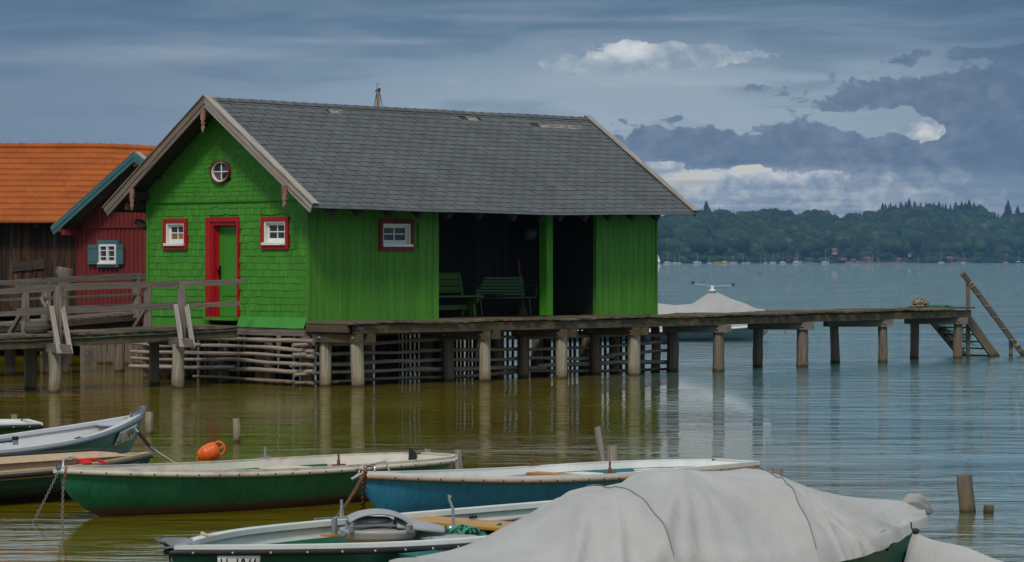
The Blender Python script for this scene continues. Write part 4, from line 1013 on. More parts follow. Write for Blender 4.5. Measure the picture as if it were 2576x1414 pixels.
# ---------------------------------------------------------------- mooring posts in the water
def mpost(px,yw,top,r,mt,label,tx=0,ragged=0,name='mooring_post',n=11):
    c=onz(px,yw);Y=c.y;q=MB();tp=at(px+tx,top,Y)
    q.pole(V(0,0,-.6)-V((tp-c).x*.5,0,0),tp-c,r*1.03,r*.92,n,.16 if not ragged else .3,.02+ragged*.05,8,.1+ragged*.3)
    return single(q,name,M[mt],c,label,'post','mooring posts standing in the lake')
mpost(376,1092,1036,.060,'postlight','short pale post with a rope loop just beyond the bow of the teal boat')
mpost(593.5,1113,1053,.052,'postlight','square topped pale post standing alone in open water beyond the orange buoy')
mpost(42,1085,1043,.05,'woodlight','broken grey post top behind the small green boat at the left edge',tx=-8)
mpost(1076,1165,1130,.05,'woodlight','stub of pale post behind the stern of the big green boat')
mpost(1158,1180,1132,.05,'woodlight','crooked splintered stick between the green and the blue boat',tx=-5,ragged=1)
mpost(1519,1187,1074,.045,'woodlight','tall thin leaning split post behind the blue boat',tx=-14,ragged=.5)
mpost(1541,1190,1122,.075,'woodlight','thick short round post beside the tall leaning one behind the blue boat')
mpost(1960,1215,1179,.06,'woodlight','post stub showing just above the covered boat',tx=-5)
mpost(2439,1289,1195,.085,'post','dark leaning post in open water near the right edge',tx=-13)
mpost(2487.5,1292,1271,.06,'post','tiny dark post stub farthest right in the water')
# ---------------------------------------------------------------- boats
def hermite(c,t):
    xs=[a for a,b in c];ys=[b for a,b in c];n=len(c)
    i=0
    while i<n-2 and t>xs[i+1]:i+=1
    def m(k):
        if k==0:return (ys[1]-ys[0])/(xs[1]-xs[0])
        if k==n-1:return (ys[-1]-ys[-2])/(xs[-1]-xs[-2])
        h0=xs[k]-xs[k-1];h1=xs[k+1]-xs[k];return ((ys[k]-ys[k-1])/h0*h1+(ys[k+1]-ys[k])/h1*h0)/(h0+h1)
    h=xs[i+1]-xs[i];u=(t-xs[i])/h
    return (2*u**3-3*u**2+1)*ys[i]+(u**3-2*u**2+u)*h*m(i)+(-2*u**3+3*u**2)*ys[i+1]+(u**3-u**2)*h*m(i+1)
TR=[(0,.34),(.25,.46),(.5,.5),(.75,.4),(.92,.16),(1,.012)]
DE=[(0,.2),(.12,.36),(.3,.47),(.5,.5),(.75,.4),(.92,.16),(1,.012)]
class Hull:
    """local frame: origin at stern middle on the water, x to the bow, y to port"""
    def __init__(s,P,prof,rake=.5,srake=.12,depth=.14,strakes=0,flare=.8,bot=.36):
        s.bx,s.by,s.ang,s.L,s.B,s.zb,s.zm,s.zs=P;s.prof=prof;s.rake=rake;s.srake=srake;s.depth=depth;s.st=strakes;s.flare=flare;s.bot=bot
        s.o=Vector((s.bx-math.cos(s.ang)*s.L,s.by-math.sin(s.ang)*s.L,0))
    def zs_(s,t): return s.zm+(s.zb-s.zm)*((t-.4)/.6)**2 if t>.4 else s.zm+(s.zs-s.zm)*((.4-t)/.4)**2
    def hb(s,t): return hermite(s.prof,t)*s.B
    def zk(s,t): return -s.depth*(1-max(0,(t-.75)/.25)**2*.6)
    def pt(s,t,k,side,inset=0.0):
        """k 0 keel .. 1 gunwale"""
        z0=s.zk(t);z1=s.zs_(t);z=z0+(z1-z0)*k
        e=lerp(s.bot,s.flare,max(0,(t-.55)/.45)**1.5);b=max(.0,s.hb(t)-inset)*(k**e if k>0 else 0)
        if s.st and .15<k<1: 
            f=(k*s.st)%1;b+=.014*(1-f)
        rk=s.rake*max(0,1-k)**2.1
        x=s.L*t-rk*max(0,(t-.5)/.5)**1.2+s.srake*(1-k)*max(0,(.5-t)/.5)
        x-=inset*(1 if t>.97 else 0)
        return Vector((x,side*b,z))
TS=[i/40 for i in range(37)]+[.92,.94,.955,.97,.98,.99,1.0]
TS=sorted(set(TS))
def boat(h,name,label,hullmat,inmat,railmat,floor_mat=None,group=None,cat='rowing boat',rail=(.05,.04),band=.62,lo=.1,rivets=False,wk=1.0,gun=.05):
    r=empty(name,h.o,h.ang);tag(r,label,cat,group)
    KS=[0,.02,.06,.12,.2,.28,.36,.45,.55,.65,.75,.85,.93,1]
    if h.st:
        KS=[0,.03,.08]+sorted([i/h.st for i in range(1,h.st+1)]+[i/h.st-.004 for i in range(1,h.st+1)])
    q=MB();rows=[]
    ks=[(-1,k) for k in KS[::-1]]+[(1,k) for k in KS[1:]]
    vs=[h.pt(t,k,s) for t in TS for s,k in ks];n=len(ks);fs=[]
    for i in range(len(TS)-1):
        for j in range(n-1):
            a=i*n+j;fs.append((a,a+1,a+n+1,a+n))
    fs.append(tuple(range(n))[::-1]) # transom
    q.add(vs,fs,[(v.x,v.z) for v in vs],not h.st);hu=q.build('hull',hullmat,r)
    # inside: side band (liner) and lower sides/floor
    def inn(t,k,s): 
        p=h.pt(min(t,.985),k,s,.045);p.x=min(p.x,h.L-.12) ;return p
    T2=[max(.02,t) for t in TS if t<=.975]
    for nm,k0,k1,mt in(('liner',band,1.0,inmat),('inner_hull',lo,band,floor_mat or inmat)):
        q=MB();K=[lerp(k0,k1,i/4) for i in range(5)]
        for s in(-1,1):
            vs=[inn(t,k,s) for t in T2 for k in K];n=5;fs=[]
            for i in range(len(T2)-1):
                for j in range(4):
                    a=i*n+j;f=(a,a+1,a+n+1,a+n);fs.append(f if s==1 else f[::-1])
            q.add(vs,fs,[(v.x,v.z) for v in vs],True)
        # transom inside
        vs=[inn(.02,k,-1) for k in K]+[inn(.02,k,1) for k in K[::-1]];q.add(vs,[tuple(range(10))])
        q.build(nm,mt,r)
    q=MB();vs=[];
    for t in T2: vs+=[inn(t,lo,-1),inn(t,lo,1)]
    q.add(vs,[(2*i,2*i+1,2*i+3,2*i+2) for i in range(len(T2)-1)]);q.build('floor',floor_mat or inmat,r)
    # gunwale cap and outer rub rail
    q=MB();w=gun
    for s in(-1,1):
        vs=[];m=4
        for t in TS:
            o=h.pt(t,1,s);i_=inn(max(.02,t),1,s) if t<.975 else Vector((min(o.x,h.L-.06),0,o.z))
            if w>.05 and t<.97:i_=i_+Vector((0,-s*(w-.05),0))
            vs+=[o+V(0,s*.012,-.02),o+V(0,s*.012,.018),i_+V(0,0,.018),i_+V(0,0,-.02)]
        fs=[]
        for i in range(len(TS)-1):
            for j in range(4):
                a=i*4+j;b_=i*4+(j+1)%4;f=(a,b_,b_+4,a+4);fs.append(f if s==-1 else f[::-1])
        q.add(vs,fs,[(v.x,v.z+v.y) for v in vs])
    a,b_=h.pt(0,1,-1),h.pt(0,1,1);q.beam(a+V(.015,-.015,0),b_+V(.015,.015,0),.09,.036)
    q.build('gunwale',inmat if not railmat else railmat[0],r)
    q=MB()
    for s in(-1,1):
        pts=[h.pt(t,1,s)+V(0,s*.02,-.03) for t in TS]
        if s==1:pts.append(h.pt(1,1,s)+V(.02,-.01,-.03))
        q.tube(pts,rail[0]/2,8)
    q.tube([h.pt(0,1,-1)+V(-.01,0,-.03),h.pt(0,1,1)+V(-.01,0,-.03)],rail[0]/2,8)
    rr_=q.build('rub_rail',(railmat[1] if railmat else inmat),r)
    if rivets:
        q=MB()
        for s in(-1,1):
            x=.15
            for i in range(int(h.L/.22)):
                t=(x+i*.22)/h.L
                if t>.985:break
                p=h.pt(t,1,s)+V(0,s*(.02+rail[0]/2),-.03);q.lathe([(.009,-.002),(.009,.003),(.004,.006)],6,p,M=Matrix.Rotation(-s*math.pi/2,3,'X'))
        q.build('rivets',rivets,rr_)
    return r,inn
def thwart(r,inn,t,k,w,mt,nm='seat',th=.03):
    a,b_=inn(t,k,-1),inn(t,k,1);q=MB();q.beam(a,b_,w,th);return q.build(nm,mt,r,bevel=.006)
def oarlock(r,h,t,s,mt,hh=.13):
    p=h.pt(t,1,s)+V(0,-s*.02,.02);q=MB();q.box(p+V(0,0,.006),(.16,.04,.012));q.tube([p,p+V(.0,0,hh)],.011,8);q.tube([p,p+V(.0,0,hh*.45)],.017,8);return q.build('oarlock',mt,r)
def textmesh(s,size,extr=.002,sx=1.0):
    c=bpy.data.curves.new('t','FONT');c.body=s;c.size=size;c.extrude=extr;c.align_x='CENTER';c.align_y='CENTER';c.offset=.001
    o=bpy.data.objects.new('t',c);COL.objects.link(o);dg=bpy.context.evaluated_depsgraph_get();me=bpy.data.meshes.new_from_object(o.evaluated_get(dg));bpy.data.objects.remove(o);bpy.data.curves.remove(c)
    me.transform(Matrix.Diagonal((sx,1,1,1)));return me
def plate(r,h,t0,t1,k0,k1,side,txt,size,sx,flip):
    """number plate following the hull between stations"""
    q=MB();n=8;sh=.004
    CC=[[h.pt(a_,b_,side) for b_ in(k0,k1)] for a_ in(t0,t1)];nn=(CC[1][0]-CC[0][0]).cross(CC[0][1]-CC[0][0]).normalized()
    if nn.y*side<0:nn=-nn
    def g(u,v,o=0):
        return CC[0][0].lerp(CC[1][0],u).lerp(CC[0][1].lerp(CC[1][1],u),v)+nn*(sh+.022+o)
    q.grid(lambda u,v:g(u,v),n,4,flip=(side==1));pl=q.build('number_plate',paint('white_plate',(.72,.72,.68),.5,.04),r,solid=.003)
    me=textmesh(txt,size,.0,sx);xs=[v.co.x for v in me.vertices];x0,x1=min(xs),max(xs);ysv=[v.co.y for v in me.vertices];y0,y1=min(ysv),max(ysv)
    for v in me.vertices:
        u=(v.co.x-x0)/(x1-x0);w_=(v.co.y-y0)/(y1-y0);u=.07+.86*u;w_=.16+.68*w_
        if flip:u=1-u
        v.co=g(u,w_,.005)
    me.materials.clear();me.materials.append(M['iron']);o=bpy.data.objects.new('plate_lettering',me);COL.objects.link(o);o.parent=pl
def chainmb(p0,p1,link=.055,wr=.006,sagz=0.0,q=None):
    q=q or MB();p0=Vector(p0);p1=Vector(p1);L=(p1-p0).length;n=max(2,int(L/(link*.72)))
    for i in range(n):
        a=p0.lerp(p1,i/n);b_=p0.lerp(p1,(i+1)/n)
        a.z-=sagz*4*(i/n)*(1-i/n);b_.z-=sagz*4*((i+1)/n)*(1-(i+1)/n)
        d=(b_-a).normalized();c=(a+b_)/2;u=d.orthogonal().normalized();
        u=Matrix.Rotation(math.radians(90*(i%2)+20),3,d)@u
        pts=[]
        for k in range(9):
            th=2*math.pi*k/8;pts.append(c+d*math.cos(th)*link*.5+u*math.sin(th)*link*.3)
        q.tube(pts,wr,4,caps=False)
    return q
GREENW=(.055,.03,.02)
m_dhull=paint('dark_green_gelcoat',(.016,.16,.075),.32,.2,(.012,.04,.02),.75,2.2,.05,wl=(.075,(.12,.028,.018),(.07,.06,.045)),streak=True)
m_cream=paint('cream_liner',(.58,.54,.45),.5,.06,(.3,.24,.15),.5,3)
m_creamr=paint('worn_cream_rail',(.52,.47,.38),.55,.08,(.2,.12,.07),.6,5)
m_greenin=paint('green_inner_paint',(.015,.12,.05),.45,.15)
m_orange=wood('varnished_orange_wood',(.28,.11,.02),(.5,.22,.045),isl=.1,rough=.4)
m_yellow=wood('yellow_varnish_board',(.36,.17,.02),(.55,.28,.035),isl=.08,rough=.4)
TD=[(0,.16),(.04,.30),(.12,.41),(.3,.48),(.5,.5),(.75,.4),(.92,.16),(1,.012)]
hd=Hull([-4.387,28.353,3.94,5.161,1.401,.502,.391,.385],TD,.62,.1,.12,bot=.24,flare=.55)
bD,inD=boat(hd,'rowing_boat','big dark green rowing boat with cream inside and cream riveted rail, nose to the left',m_dhull,m_cream,(m_creamr,m_creamr),m_greenin,rivets=M['iron'],rail=(.05,),band=.86,lo=.34)
# cream moulded seats inside
def pad(r,inn,t0,t1,k,mt,nm='seat',drop=.16):
    q=MB();vs=[];n=7
    for i in range(n):
        t=lerp(t0,t1,i/(n-1));vs+=[inn(t,k,-1),inn(t,k,1)]
    fs=[(2*i,2*i+1,2*i+3,2*i+2) for i in range(n-1)]
    lo_=[V(v.x,v.y*.7,v.z-drop*.6) for v in vs];q.add(vs+lo_,fs+[(0,2*n,2*n+1,1),(2*n-2,2*n-1,4*n-1,4*n-2)],[(v.x,v.y) for v in vs+lo_]);return q.build(nm,mt,r)
pad(bD,inD,.02,.22,.86,m_cream);pad(bD,inD,.30,.40,.86,m_cream);pad(bD,inD,.86,.96,.95,m_cream,'foredeck',.03)
thwart(bD,inD,.62,.88,.2,m_orange);
q=MB();q.box(inD(.70,.95,1)+V(0,-.2,0),(.5,.2,.02));q.build('locker_lid',M['rubber'],bD)
for t,s in((.41,1),(.375,-1)):oarlock(bD,hd,t,s,M['rust'] if s==1 else M['alu'],.12)
q=MB();fp_=hd.pt(.02,1,-1)+V(-.02,.06,0);q.prism([fp_+V(-.02,0,-.08),fp_+V(.14,0,-.08),fp_+V(.13,0,.075),fp_+V(.05,0,.03)],(0,.02,0));q.build('stern_flap',M['rubber'],bD)
q=MB();p=hd.pt(.985,1,1);q.tube([V(hd.L-.05,.02,.5),V(hd.L-.07,.0,.58),V(hd.L-.16,-.02,.6),V(hd.L-.42,-.03,.54)],.011,6);q.build('mooring_handle',M['alu'],bD)
q=MB()
for i in range(5):
    q.tube([V(hd.L-.36+.02*i,-.07,.53+.01*i),V(hd.L-.37+.03*i,0,.575),V(hd.L-.36+.02*i,.06,.53)],.012,6)
q.tube([V(hd.L-.4,0,.57),V(hd.L-.50,.02,.55),V(hd.L-.55,.06,.52)],.013,6);q.build('tied_rope',M['redrope'],bD)
# bow chains
bt=at(163,1180,28.2);wpt=onz(70,1317)
q=chainmb(at(150,1182,28.25)-bt,wpt+V(0,0,-.1)-bt,.038,.004);single(q,'mooring_chain',M['chain'],bt,'thin galvanised chain running slantwise from the big green bow down into the water','chain','chains at the bows')
q=chainmb(V(0,0,.02),at(154,1225,28.1)-bt,.038,.006,q=None);chainmb(V(-.0,0,.05),V(.12,.02,.06),.035,.006,0,q);single(q,'mooring_chain',M['rust'],bt+V(.02,-.04,0),'rusty heavy upper chain hanging straight down at the big green bow','chain','chains at the bows')
q=chainmb(at(155,1225,28.1)-bt,onz(152,1318)+V(0,0,-.05)-bt,.038,.004);single(q,'mooring_chain',M['chain'],bt+V(.02,-.04,0),'grey chain continuing straight down below the rusty one into the water','chain','chains at the bows')
q=MB();q.lathe([(.006,-.03),(.018,-.012),(.018,.018),(.006,.03)],8,M=Matrix.Rotation(.8,3,'Y'));single(q,'small_float',paint('blue_plastic',(.02,.13,.35),.4,.1),at(148,1178,28.1),'small blue plug beside the bow of the big green boat','float')
# blue boat
m_bhull=paint('blue_gelcoat',(.03,.21,.36),.35,.16,(.012,.07,.12),.6,2.2,.05,wl=(.03,(.03,.07,.09),(.02,.12,.2)),streak=True)
m_white=paint('white_liner',(.66,.66,.62),.45,.05,(.4,.35,.25),.35,3)
m_brail=paint('beige_rub_rail',(.36,.27,.2),.6,.1,(.6,.55,.5),.4,8)
m_bluein=paint('blue_inner_paint',(.02,.16,.19),.45,.15)
he=Hull([-1.461,28.21,3.952,5.72,1.374,.465,.324,.292],DE,.5,.2,.12,bot=.24,flare=.55)
bE,inE=boat(he,'rowing_boat','blue rowing boat with white inside and beige rub rail, partly behind the covered boat',m_bhull,m_white,(m_white,m_brail),m_bluein,rivets=M['iron'],rail=(.045,),band=.86,lo=.36)
pad(bE,inE,.02,.2,.84,m_white);pad(bE,inE,.33,.44,.84,m_white);thwart(bE,inE,.46,.88,.2,m_orange);pad(bE,inE,.86,.96,.95,m_white,'foredeck',.03)
for t,s in((.50,1),(.45,-1)):oarlock(bE,he,t,s,M['rust'],.12)
q=MB();q.tube([V(he.L-.14,.06,.47),V(he.L-.14,.06,.55),V(he.L-.32,.02,.56),V(he.L-.40,0,.46)],.011,6);q.build('mooring_handle',M['chrome'],bE)
# boat with the swivel seat, LL 1046
m_fhull=paint('deep_green_gelcoat',(.008,.085,.05),.35,.16,(.01,.03,.012),.4,1.6,.05,streak=True)
m_white2=paint('white_liner_grey',(.60,.62,.58),.42,.05,(.4,.38,.3),.35,3)
hf=Hull([-2.287,19.67,4.0,5.079,1.877,.58,.533,.553],TR,.4,.1,.12,bot=.24,flare=.55)
bF,inF=boat(hf,'fishing_boat','green fishing boat with grey folding seat and white plate on the bow, nearest the viewer',m_fhull,m_white2,(m_white2,M['rubber']),paint('green_floor_paint',(.012,.12,.06),.4,.15),rivets=paint('pale_rivets',(.4,.38,.3),.4,.2),rail=(.042,),band=.84,lo=.3,cat='fishing boat',gun=.10)
thwart(bF,inF,.57,.74,.26,m_yellow);thwart(bF,inF,.345,.95,.42,m_yellow)
pad(bF,inF,.9,.965,.95,m_white2,'foredeck',.03);
plate(bF,hf,.952,.903,.66,.955,1,'LL 1046',.2,.7,False)
for t,s in((.49,-1),(.48,1)):oarlock(bF,hf,t,s,M['alu'],.14)
# bow roller
q=MB();x=hf.L
for s in(-1,1):q.prism([(x-.17,s*.035,.585),(x-.17,s*.035,.635),(x+.06,s*.035,.655),(x+.12,s*.035,.65),(x+.02,s*.035,.59)],(0,-s*.006,0))
q.box((x-.06,0,.588),(.24,.07,.01));q.tube([(x+.07,-.04,.63),(x+.07,.04,.63)],.01,8)
br_=q.build('bow_roller',M['chrome'],bF);q=MB();q.lathe([(.025,-.03),(.018,0),(.025,.03)],12,(x+.0,0,.60),M=Matrix.Rotation(math.pi/2,3,'X'));q.build('roller',M['rubber'],br_)
q=chainmb(V(x-.02,0,.52),V(x+.02,.08,-.1),.07,.009);q.build('bow_chain',M['chain'],bF)
q=MB();q.tube([V(x-.4,0,.63),V(x-.3,.05,.64),V(x-.28,.0,.66)],.012,6);q.build('bow_rope',M['rope'],bF)
# rod holders (tubes) and crutch
def locF(px,py,Y): 
    d=at(px,py,Y)-hf.o;c_,s_=math.cos(-hf.ang),math.sin(-hf.ang);return V(d.x*c_-d.y*s_,d.x*s_+d.y*c_,d.z)
def YF(t,s): p=hf.pt(t,1,s);return hf.o.y+p.x*math.sin(hf.ang)+p.y*math.cos(hf.ang)
Y_=21.9
q=MB();a=locF(841,1346,Y_);b_=locF(841,1303,Y_);q.tube([a,b_],.024,12);q.build('rod_holder',M['alu'],bF);q=MB();q.box((a.x,a.y,a.z+.0),(.2,.1,.012));q.build('mount_plate',m_yellow,bF)
q=MB();q.tube([locF(862,1342,21.6),locF(880,1330,22.0)],.022,12);q.build('rod_holder',M['alu'],bF)
q=MB();p=[locF(1134,1337,22.2),locF(1140,1325,22.2),locF(1140,1282,22.2),locF(1130,1257,22.2)];q.tube(p,.011,8);q.tube([p[-1],locF(1128,1245,22.2)],.008,6);q.tube([p[-1],locF(1135,1247,22.2)],.008,6);q.lathe([(.03,0),(.03,.03),(.015,.05)],10,p[0]);q.build('rod_crutch',M['alu'],bF)
q=MB();q.tube([locF(1060,1376,21.2),locF(1082,1358,21.6)],.024,12);q.build('rod_holder',M['alu'],bF)
q=MB();q.tube([locF(1128,1352,21.9),locF(1180,1340,22.3)],.017,10);q.tube([locF(1240,1312,22.6),locF(1345,1299,23.4)],.014,10);q.build('oar_shaft',paint('pink_oar_shaft',(.5,.3,.26),.45,.1),bF)
q=MB();q.lathe([(.02,0),(.02,.02),(.008,.03)],8,locF(1186,1304,22.6));q.lathe([(.02,0),(.02,.02),(.008,.03)],8,locF(1194,1304,22.6));q.build('knob',M['rubber'],bF)
q=MB();
for i in range(9):
    p0=locF(1150+4*i,1335+i,22.0);p=[p0+V(.07*math.cos(k*.7+i),.05*math.sin(k*.8),.05*math.sin(k*.7+i)) for k in range(9)];q.tube(p,.007,5)
q.build('cable_coil',paint('green_cable',(.05,.3,.18),.5,.2),bF)
q=MB()
def cl(u,v): 
    p0=locF(lerp(1185,1290,u),lerp(1362,1345,u),22.0);return p0+V(0,(v-.5)*.3,.1*mnoise.noise((u*5,v*4,2))+.03)
q.grid(cl,14,10);q.build('green_tarpaulin',paint('green_tarpaulin',(.01,.11,.07),.5,.2),bF)
q=MB();q.box(locF(793+50-32,1322,22.6),(.16,.02,.12));q.build('sticker_plate',paint('grey_sticker',(.2,.2,.18),.5,.3,(.6,.5,.4),.5,30),bF)
# folded swivel seat
c=locF(930,1352,21.75);sr_=empty('folding_seat',c+(lambda d:V(d[0],d[1],0))((Matrix.Rotation(-hf.ang,3,'Z')@V(.07,0,0))),-hf.ang+.12,bF);sr_.scale=(1,1,.62)
m_seat=paint('grey_seat_plastic',(.30,.31,.31),.45,.08,(.15,.12,.1),.3,6);m_cush=paint('mauve_cushion_vinyl',(.27,.24,.23),.5,.08,(.16,.09,.05),.3,6)
q=MB()
def base(u,v):
    a=2*math.pi*u;r=(.26+.0*v);cc=math.cos(a);ss=math.sin(a);f=lambda x:abs(x)**.8*(1 if x>0 else -1)
    return V(f(cc)*(.25+.04*v),f(ss)*.21*(1+.15*v),.13*v-.02)
q.grid(base,28,3);q.add([base(k/28,0) for k in range(28)],[tuple(range(28))[::-1]]);q.add([base(k/28,1)+V(0,0,0) for k in range(28)]+[base(k/28,1)*.86+V(0,0,.0) for k in range(28)]+[base(k/28,.4)*.8 for k in range(28)],[(k,(k+1)%28,28+(k+1)%28,28+k) for k in range(28)]+[(28+k,28+(k+1)%28,56+(k+1)%28,56+k) for k in range(28)],None,True)
q.build('seat_shell',m_seat,sr_,solid=.012)
q=MB();q.lathe([(.02,.02),(.15,.03),(.19,.07),(.16,.11),(.02,.13)],20,M=Matrix.Diagonal((1.1,.9,1)));q.build('seat_cushion',m_cush,sr_)
# arched backrest folded over
q=MB()
def arch(u,v):
    a=lerp(.25,2.6,u);r=.25
    return V(-.02+r*math.cos(a)*1.0+.12*u*0,lerp(-.21,.21,v)*(1-.12*math.sin(math.pi*u)),.10+math.sin(a)*.20+.03*math.cos((v-.5)*3))
q.grid(arch,20,8);ab=q.build('backrest_shell',m_seat,sr_,solid=.022)
q=MB();q.lathe([(.01,-.045),(.13,-.03),(.15,0),(.12,.03),(.01,.045)],18,(0,0,0),M=Matrix.Diagonal((1.1,.95,1)))
q.v=[v+V(-.06,0,.21) for v in q.v];q.build('back_cushion',m_cush,sr_)
q=MB()
def wing(u,v):
    return V(lerp(.12,.48,u),lerp(-.17,.17,v)*(1-.45*u*u),.26-.14*u-.5*(v-.5)**2*(1-.5*u))
q.grid(wing,14,8);q.build('seat_wing',m_seat,sr_,solid=.02)
q=MB();q.lathe([(.01,-.025),(.14,-.02),(.16,.01),(.13,.03),(.01,.035)],18,(.52,-.05,-.01),M=Matrix.Diagonal((1.5,.8,1)));q.build('seat_wing',m_seat,sr_)
q=MB()
for x in(-.22,.2):
    q.tube([V(x,-.2,.1),V(x,-.22,.18)],.02,8);q.tube([V(x,.2,.1),V(x,.2,.18)],.02,8)
q.build('hinge',m_seat,sr_)
# chains at the blue bow, hanging on the near boat side
bt=at(921,1186,28.0)
q=chainmb(V(0,0,.02),at(845,1303,26.6)-bt,.045,.006,.03);chainmb(V(-.02,0,.04),V(.08,0,.06),.04,.006,0,q)
single(q,'mooring_chain',M['rust'],bt,'rusty chain running slantwise from the blue bow towards the near boat','chain','chains at the bows')
q=chainmb(V(-.01,-.03,0),onz(911,1298)*1-bt+V(0,0,-.05),.07,.010);single(q,'mooring_chain',M['rust'],bt,'rusty chain hanging straight down from the blue bow','chain','chains at the bows')
q=MB();q.tube([V(-.06,0,0),V(.03,0,.05)],.018,8);q.tube([V(.03,0,.05),V(.05,0,.09),V(.02,0,.1),V(0,0,.05)],.006,5);single(q,'padlock',M['chrome'],at(901,1206,27.9),'small silver padlock hanging in the rusty chain by the blue bow','padlock')
# teal boat LL-1904
m_ahull=paint('teal_gelcoat',(.018,.16,.14),.32,.12,(.01,.05,.05),.3,1.6,.05)
m_ain=paint('pale_grey_liner',(.50,.50,.50),.42,.04,(.35,.34,.32),.3,3)
m_arail=paint('slate_rub_strip',(.05,.08,.10),.4,.12)
ha=Hull([-4.51,35.601,.947,5.527,1.40,.631,.375,.505],TR,.55,.1,.12,strakes=7,flare=.75,bot=.42)
bA,inA=boat(ha,'rowing_boat','teal lapstrake boat with pale grey inside and white plate on its raised bow',m_ahull,m_ain,(m_ain,m_arail),m_ain,rail=(.036,),band=.6,lo=.3,gun=.085)
plate(bA,ha,.868,.965,.66,.93,-1,'LL-1904',.2,.7,False)
pad(bA,inA,.90,.965,.985,paint('light_grey_foredeck',(.38,.42,.46),.4,.05),'foredeck',.03)
x=ha.L;q=MB()
for s in(-1,1):q.prism([(x-.15,s*.028,.63),(x-.14,s*.028,.66),(x-.03,s*.028,.68),(x+.05,s*.028,.745),(x+.09,s*.028,.745),(x+.085,s*.028,.71),(x+.02,s*.028,.65)],(0,-s*.006,0))
q.tube([(x+.07,-.03,.73),(x+.07,.03,.73)],.008,8);q.box((x-.06,0,.645),(.2,.05,.01));q.build('bow_roller',M['chrome'],bA)
def locA(px,py,Y):
    d=at(px,py,Y)-ha.o;c_,s_=math.cos(-ha.ang),math.sin(-ha.ang);return V(d.x*c_-d.y*s_,d.x*s_+d.y*c_,d.z)
q=MB();a=locA(39,1119,31.6);b_=locA(38,1098,31.6);q.tube([a,b_],.032,12);th=q.build('rod_holder',M['chrome'],bA);q=MB();q.tube([a.lerp(b_,.55),b_],.037,12);q.build('holder_cap',M['rubber'],th)
q=MB();p=locA(20,1111,31.9);q.tube([p+V(-.14,0,0),p+V(.14,0,.01)],.014,8);q.tube([p+V(-.05,0,0),p+V(-.05,.03,0)],.014,6);q.tube([p+V(.05,0,0),p+V(.05,.03,0)],.014,6);q.build('cleat',m_arail,bA)
q=MB();p=ha.pt(.70,1,-1)+V(0,.03,.02);q.box(p,(.12,.03,.012));q.tube([p,p+V(0,0,.015)],.012,6);q.build('oarlock_socket',M['iron'],bA)
# spring line from its bow
p0=at(338,1075,35.3);mid=at(378,1125,34.8);p3=at(461,1166,33.6)
sl_=empty('spring_mooring_line',p0);tag(sl_,'mooring line with black rubber spring running from the teal bow into the water','mooring line')
q=MB();q.tube([V(0,0,0),(mid-p0)*.28],.008,6);q.tube([at(391,1133,34.4)-p0,p3-p0+V(0,0,-.05)],.006,6);q.build('cord',M['rope'],sl_)
q=MB();n=90;a=(mid-p0)*.28;b_=(mid-p0);d=(b_-a).normalized();u=d.orthogonal().normalized();w_=d.cross(u)
q.tube([a+(b_-a)*i/n+u*.02*math.cos(i*1.5)+w_*.02*math.sin(i*1.5) for i in range(n+1)],.0045,5);q.tube([a,b_],.006,5);q.build('spring',M['blackcord'],sl_)
q=chainmb(b_,at(393,1134,34.4)-p0,.06,.007);q.build('shackle',M['chain'],sl_)
# small green boat behind, far left
hb_=Hull([-6.95,36.9,math.pi-.12,4.2,1.2,.42,.40,.42],[(0,.40),(.1,.46),(.5,.5),(.75,.4),(.92,.16),(1,.012)],.4,.12,.12)
Yb=38.6;p=at(84,HY,Yb);hb_.bx=p.x-4.2*math.cos(.35);hb_.by=p.y-4.2*math.sin(.35);hb_.ang=math.pi+.35;hb_.o=Vector((p.x,p.y,0));hb_.zs=hb_.zm=2.5-(1062-657)*Yb/F
m_gh=paint('grass_green_gelcoat',(.02,.14,.03),.4,.12)
bB,inB=boat(hb_,'rowing_boat','small bright green boat at the left edge beyond the teal one',m_gh,m_white2,(m_white2,M['rubber']),m_white2,rivets=paint('brass_rivets',(.5,.4,.2),.4,.2),rail=(.06,),band=.6,lo=.3)
pad(bB,inB,.02,.1,.98,m_white2,'stern_deck',.03)
# beige tub boat
hc=Hull([0,0,0,5.2,1.55,.36,.36,.36],TR,.5,.3,.1,strakes=5,flare=.8,bot=.45)
tip=at(375,1143,31.0);ac=.62;ac=.753;hc.zb=.413;hc.zm=.336;hc.zs=.378;hc.ang=ac;hc.L=4.766;hc.B=1.267;hc.o=Vector((-3.933-math.cos(ac)*hc.L,31.886-math.sin(ac)*hc.L,0))
m_cb=paint('beige_gelcoat',(.42,.31,.19),.6,.1,(.2,.14,.08),.5,9,.3);m_ch=paint('algae_green_gelcoat',(.012,.075,.055),.5,.2,(.10,.12,.09),.5,3,.1,wl=(.1,(.03,.022,.012),(.03,.035,.02)))
bC,inC=boat(hc,'pedal_boat','beige tub shaped boat with black edge in front of the teal boat',m_ch,m_cb,(m_cb,M['rubber']),m_cb,rail=(.045,),band=.6,lo=.4,cat='pedal boat')
q=MB()
def bk_(u,v):
    t=lerp(.0,.95,u);p=hc.pt(t,1,1,.03);
    top=.065*max(0,min(1,((1-u)/.07)))**.5 if u>.93 else .065
    p=p+V(0,-.05*v*0,0);p.z+=top*v+.0;p.y-=.10*(1-v);return p
q.grid(bk_,44,6);q.grid(lambda u,v:bk_(u,v)+V(0,.05,0),44,6);q.build('coaming',m_cb,bC)
q=MB();q.tube([bk_(i/44,1)+V(0,.025,.005) for i in range(45)],.024,8);q.build('edge_strip',M['rubber'],bC)
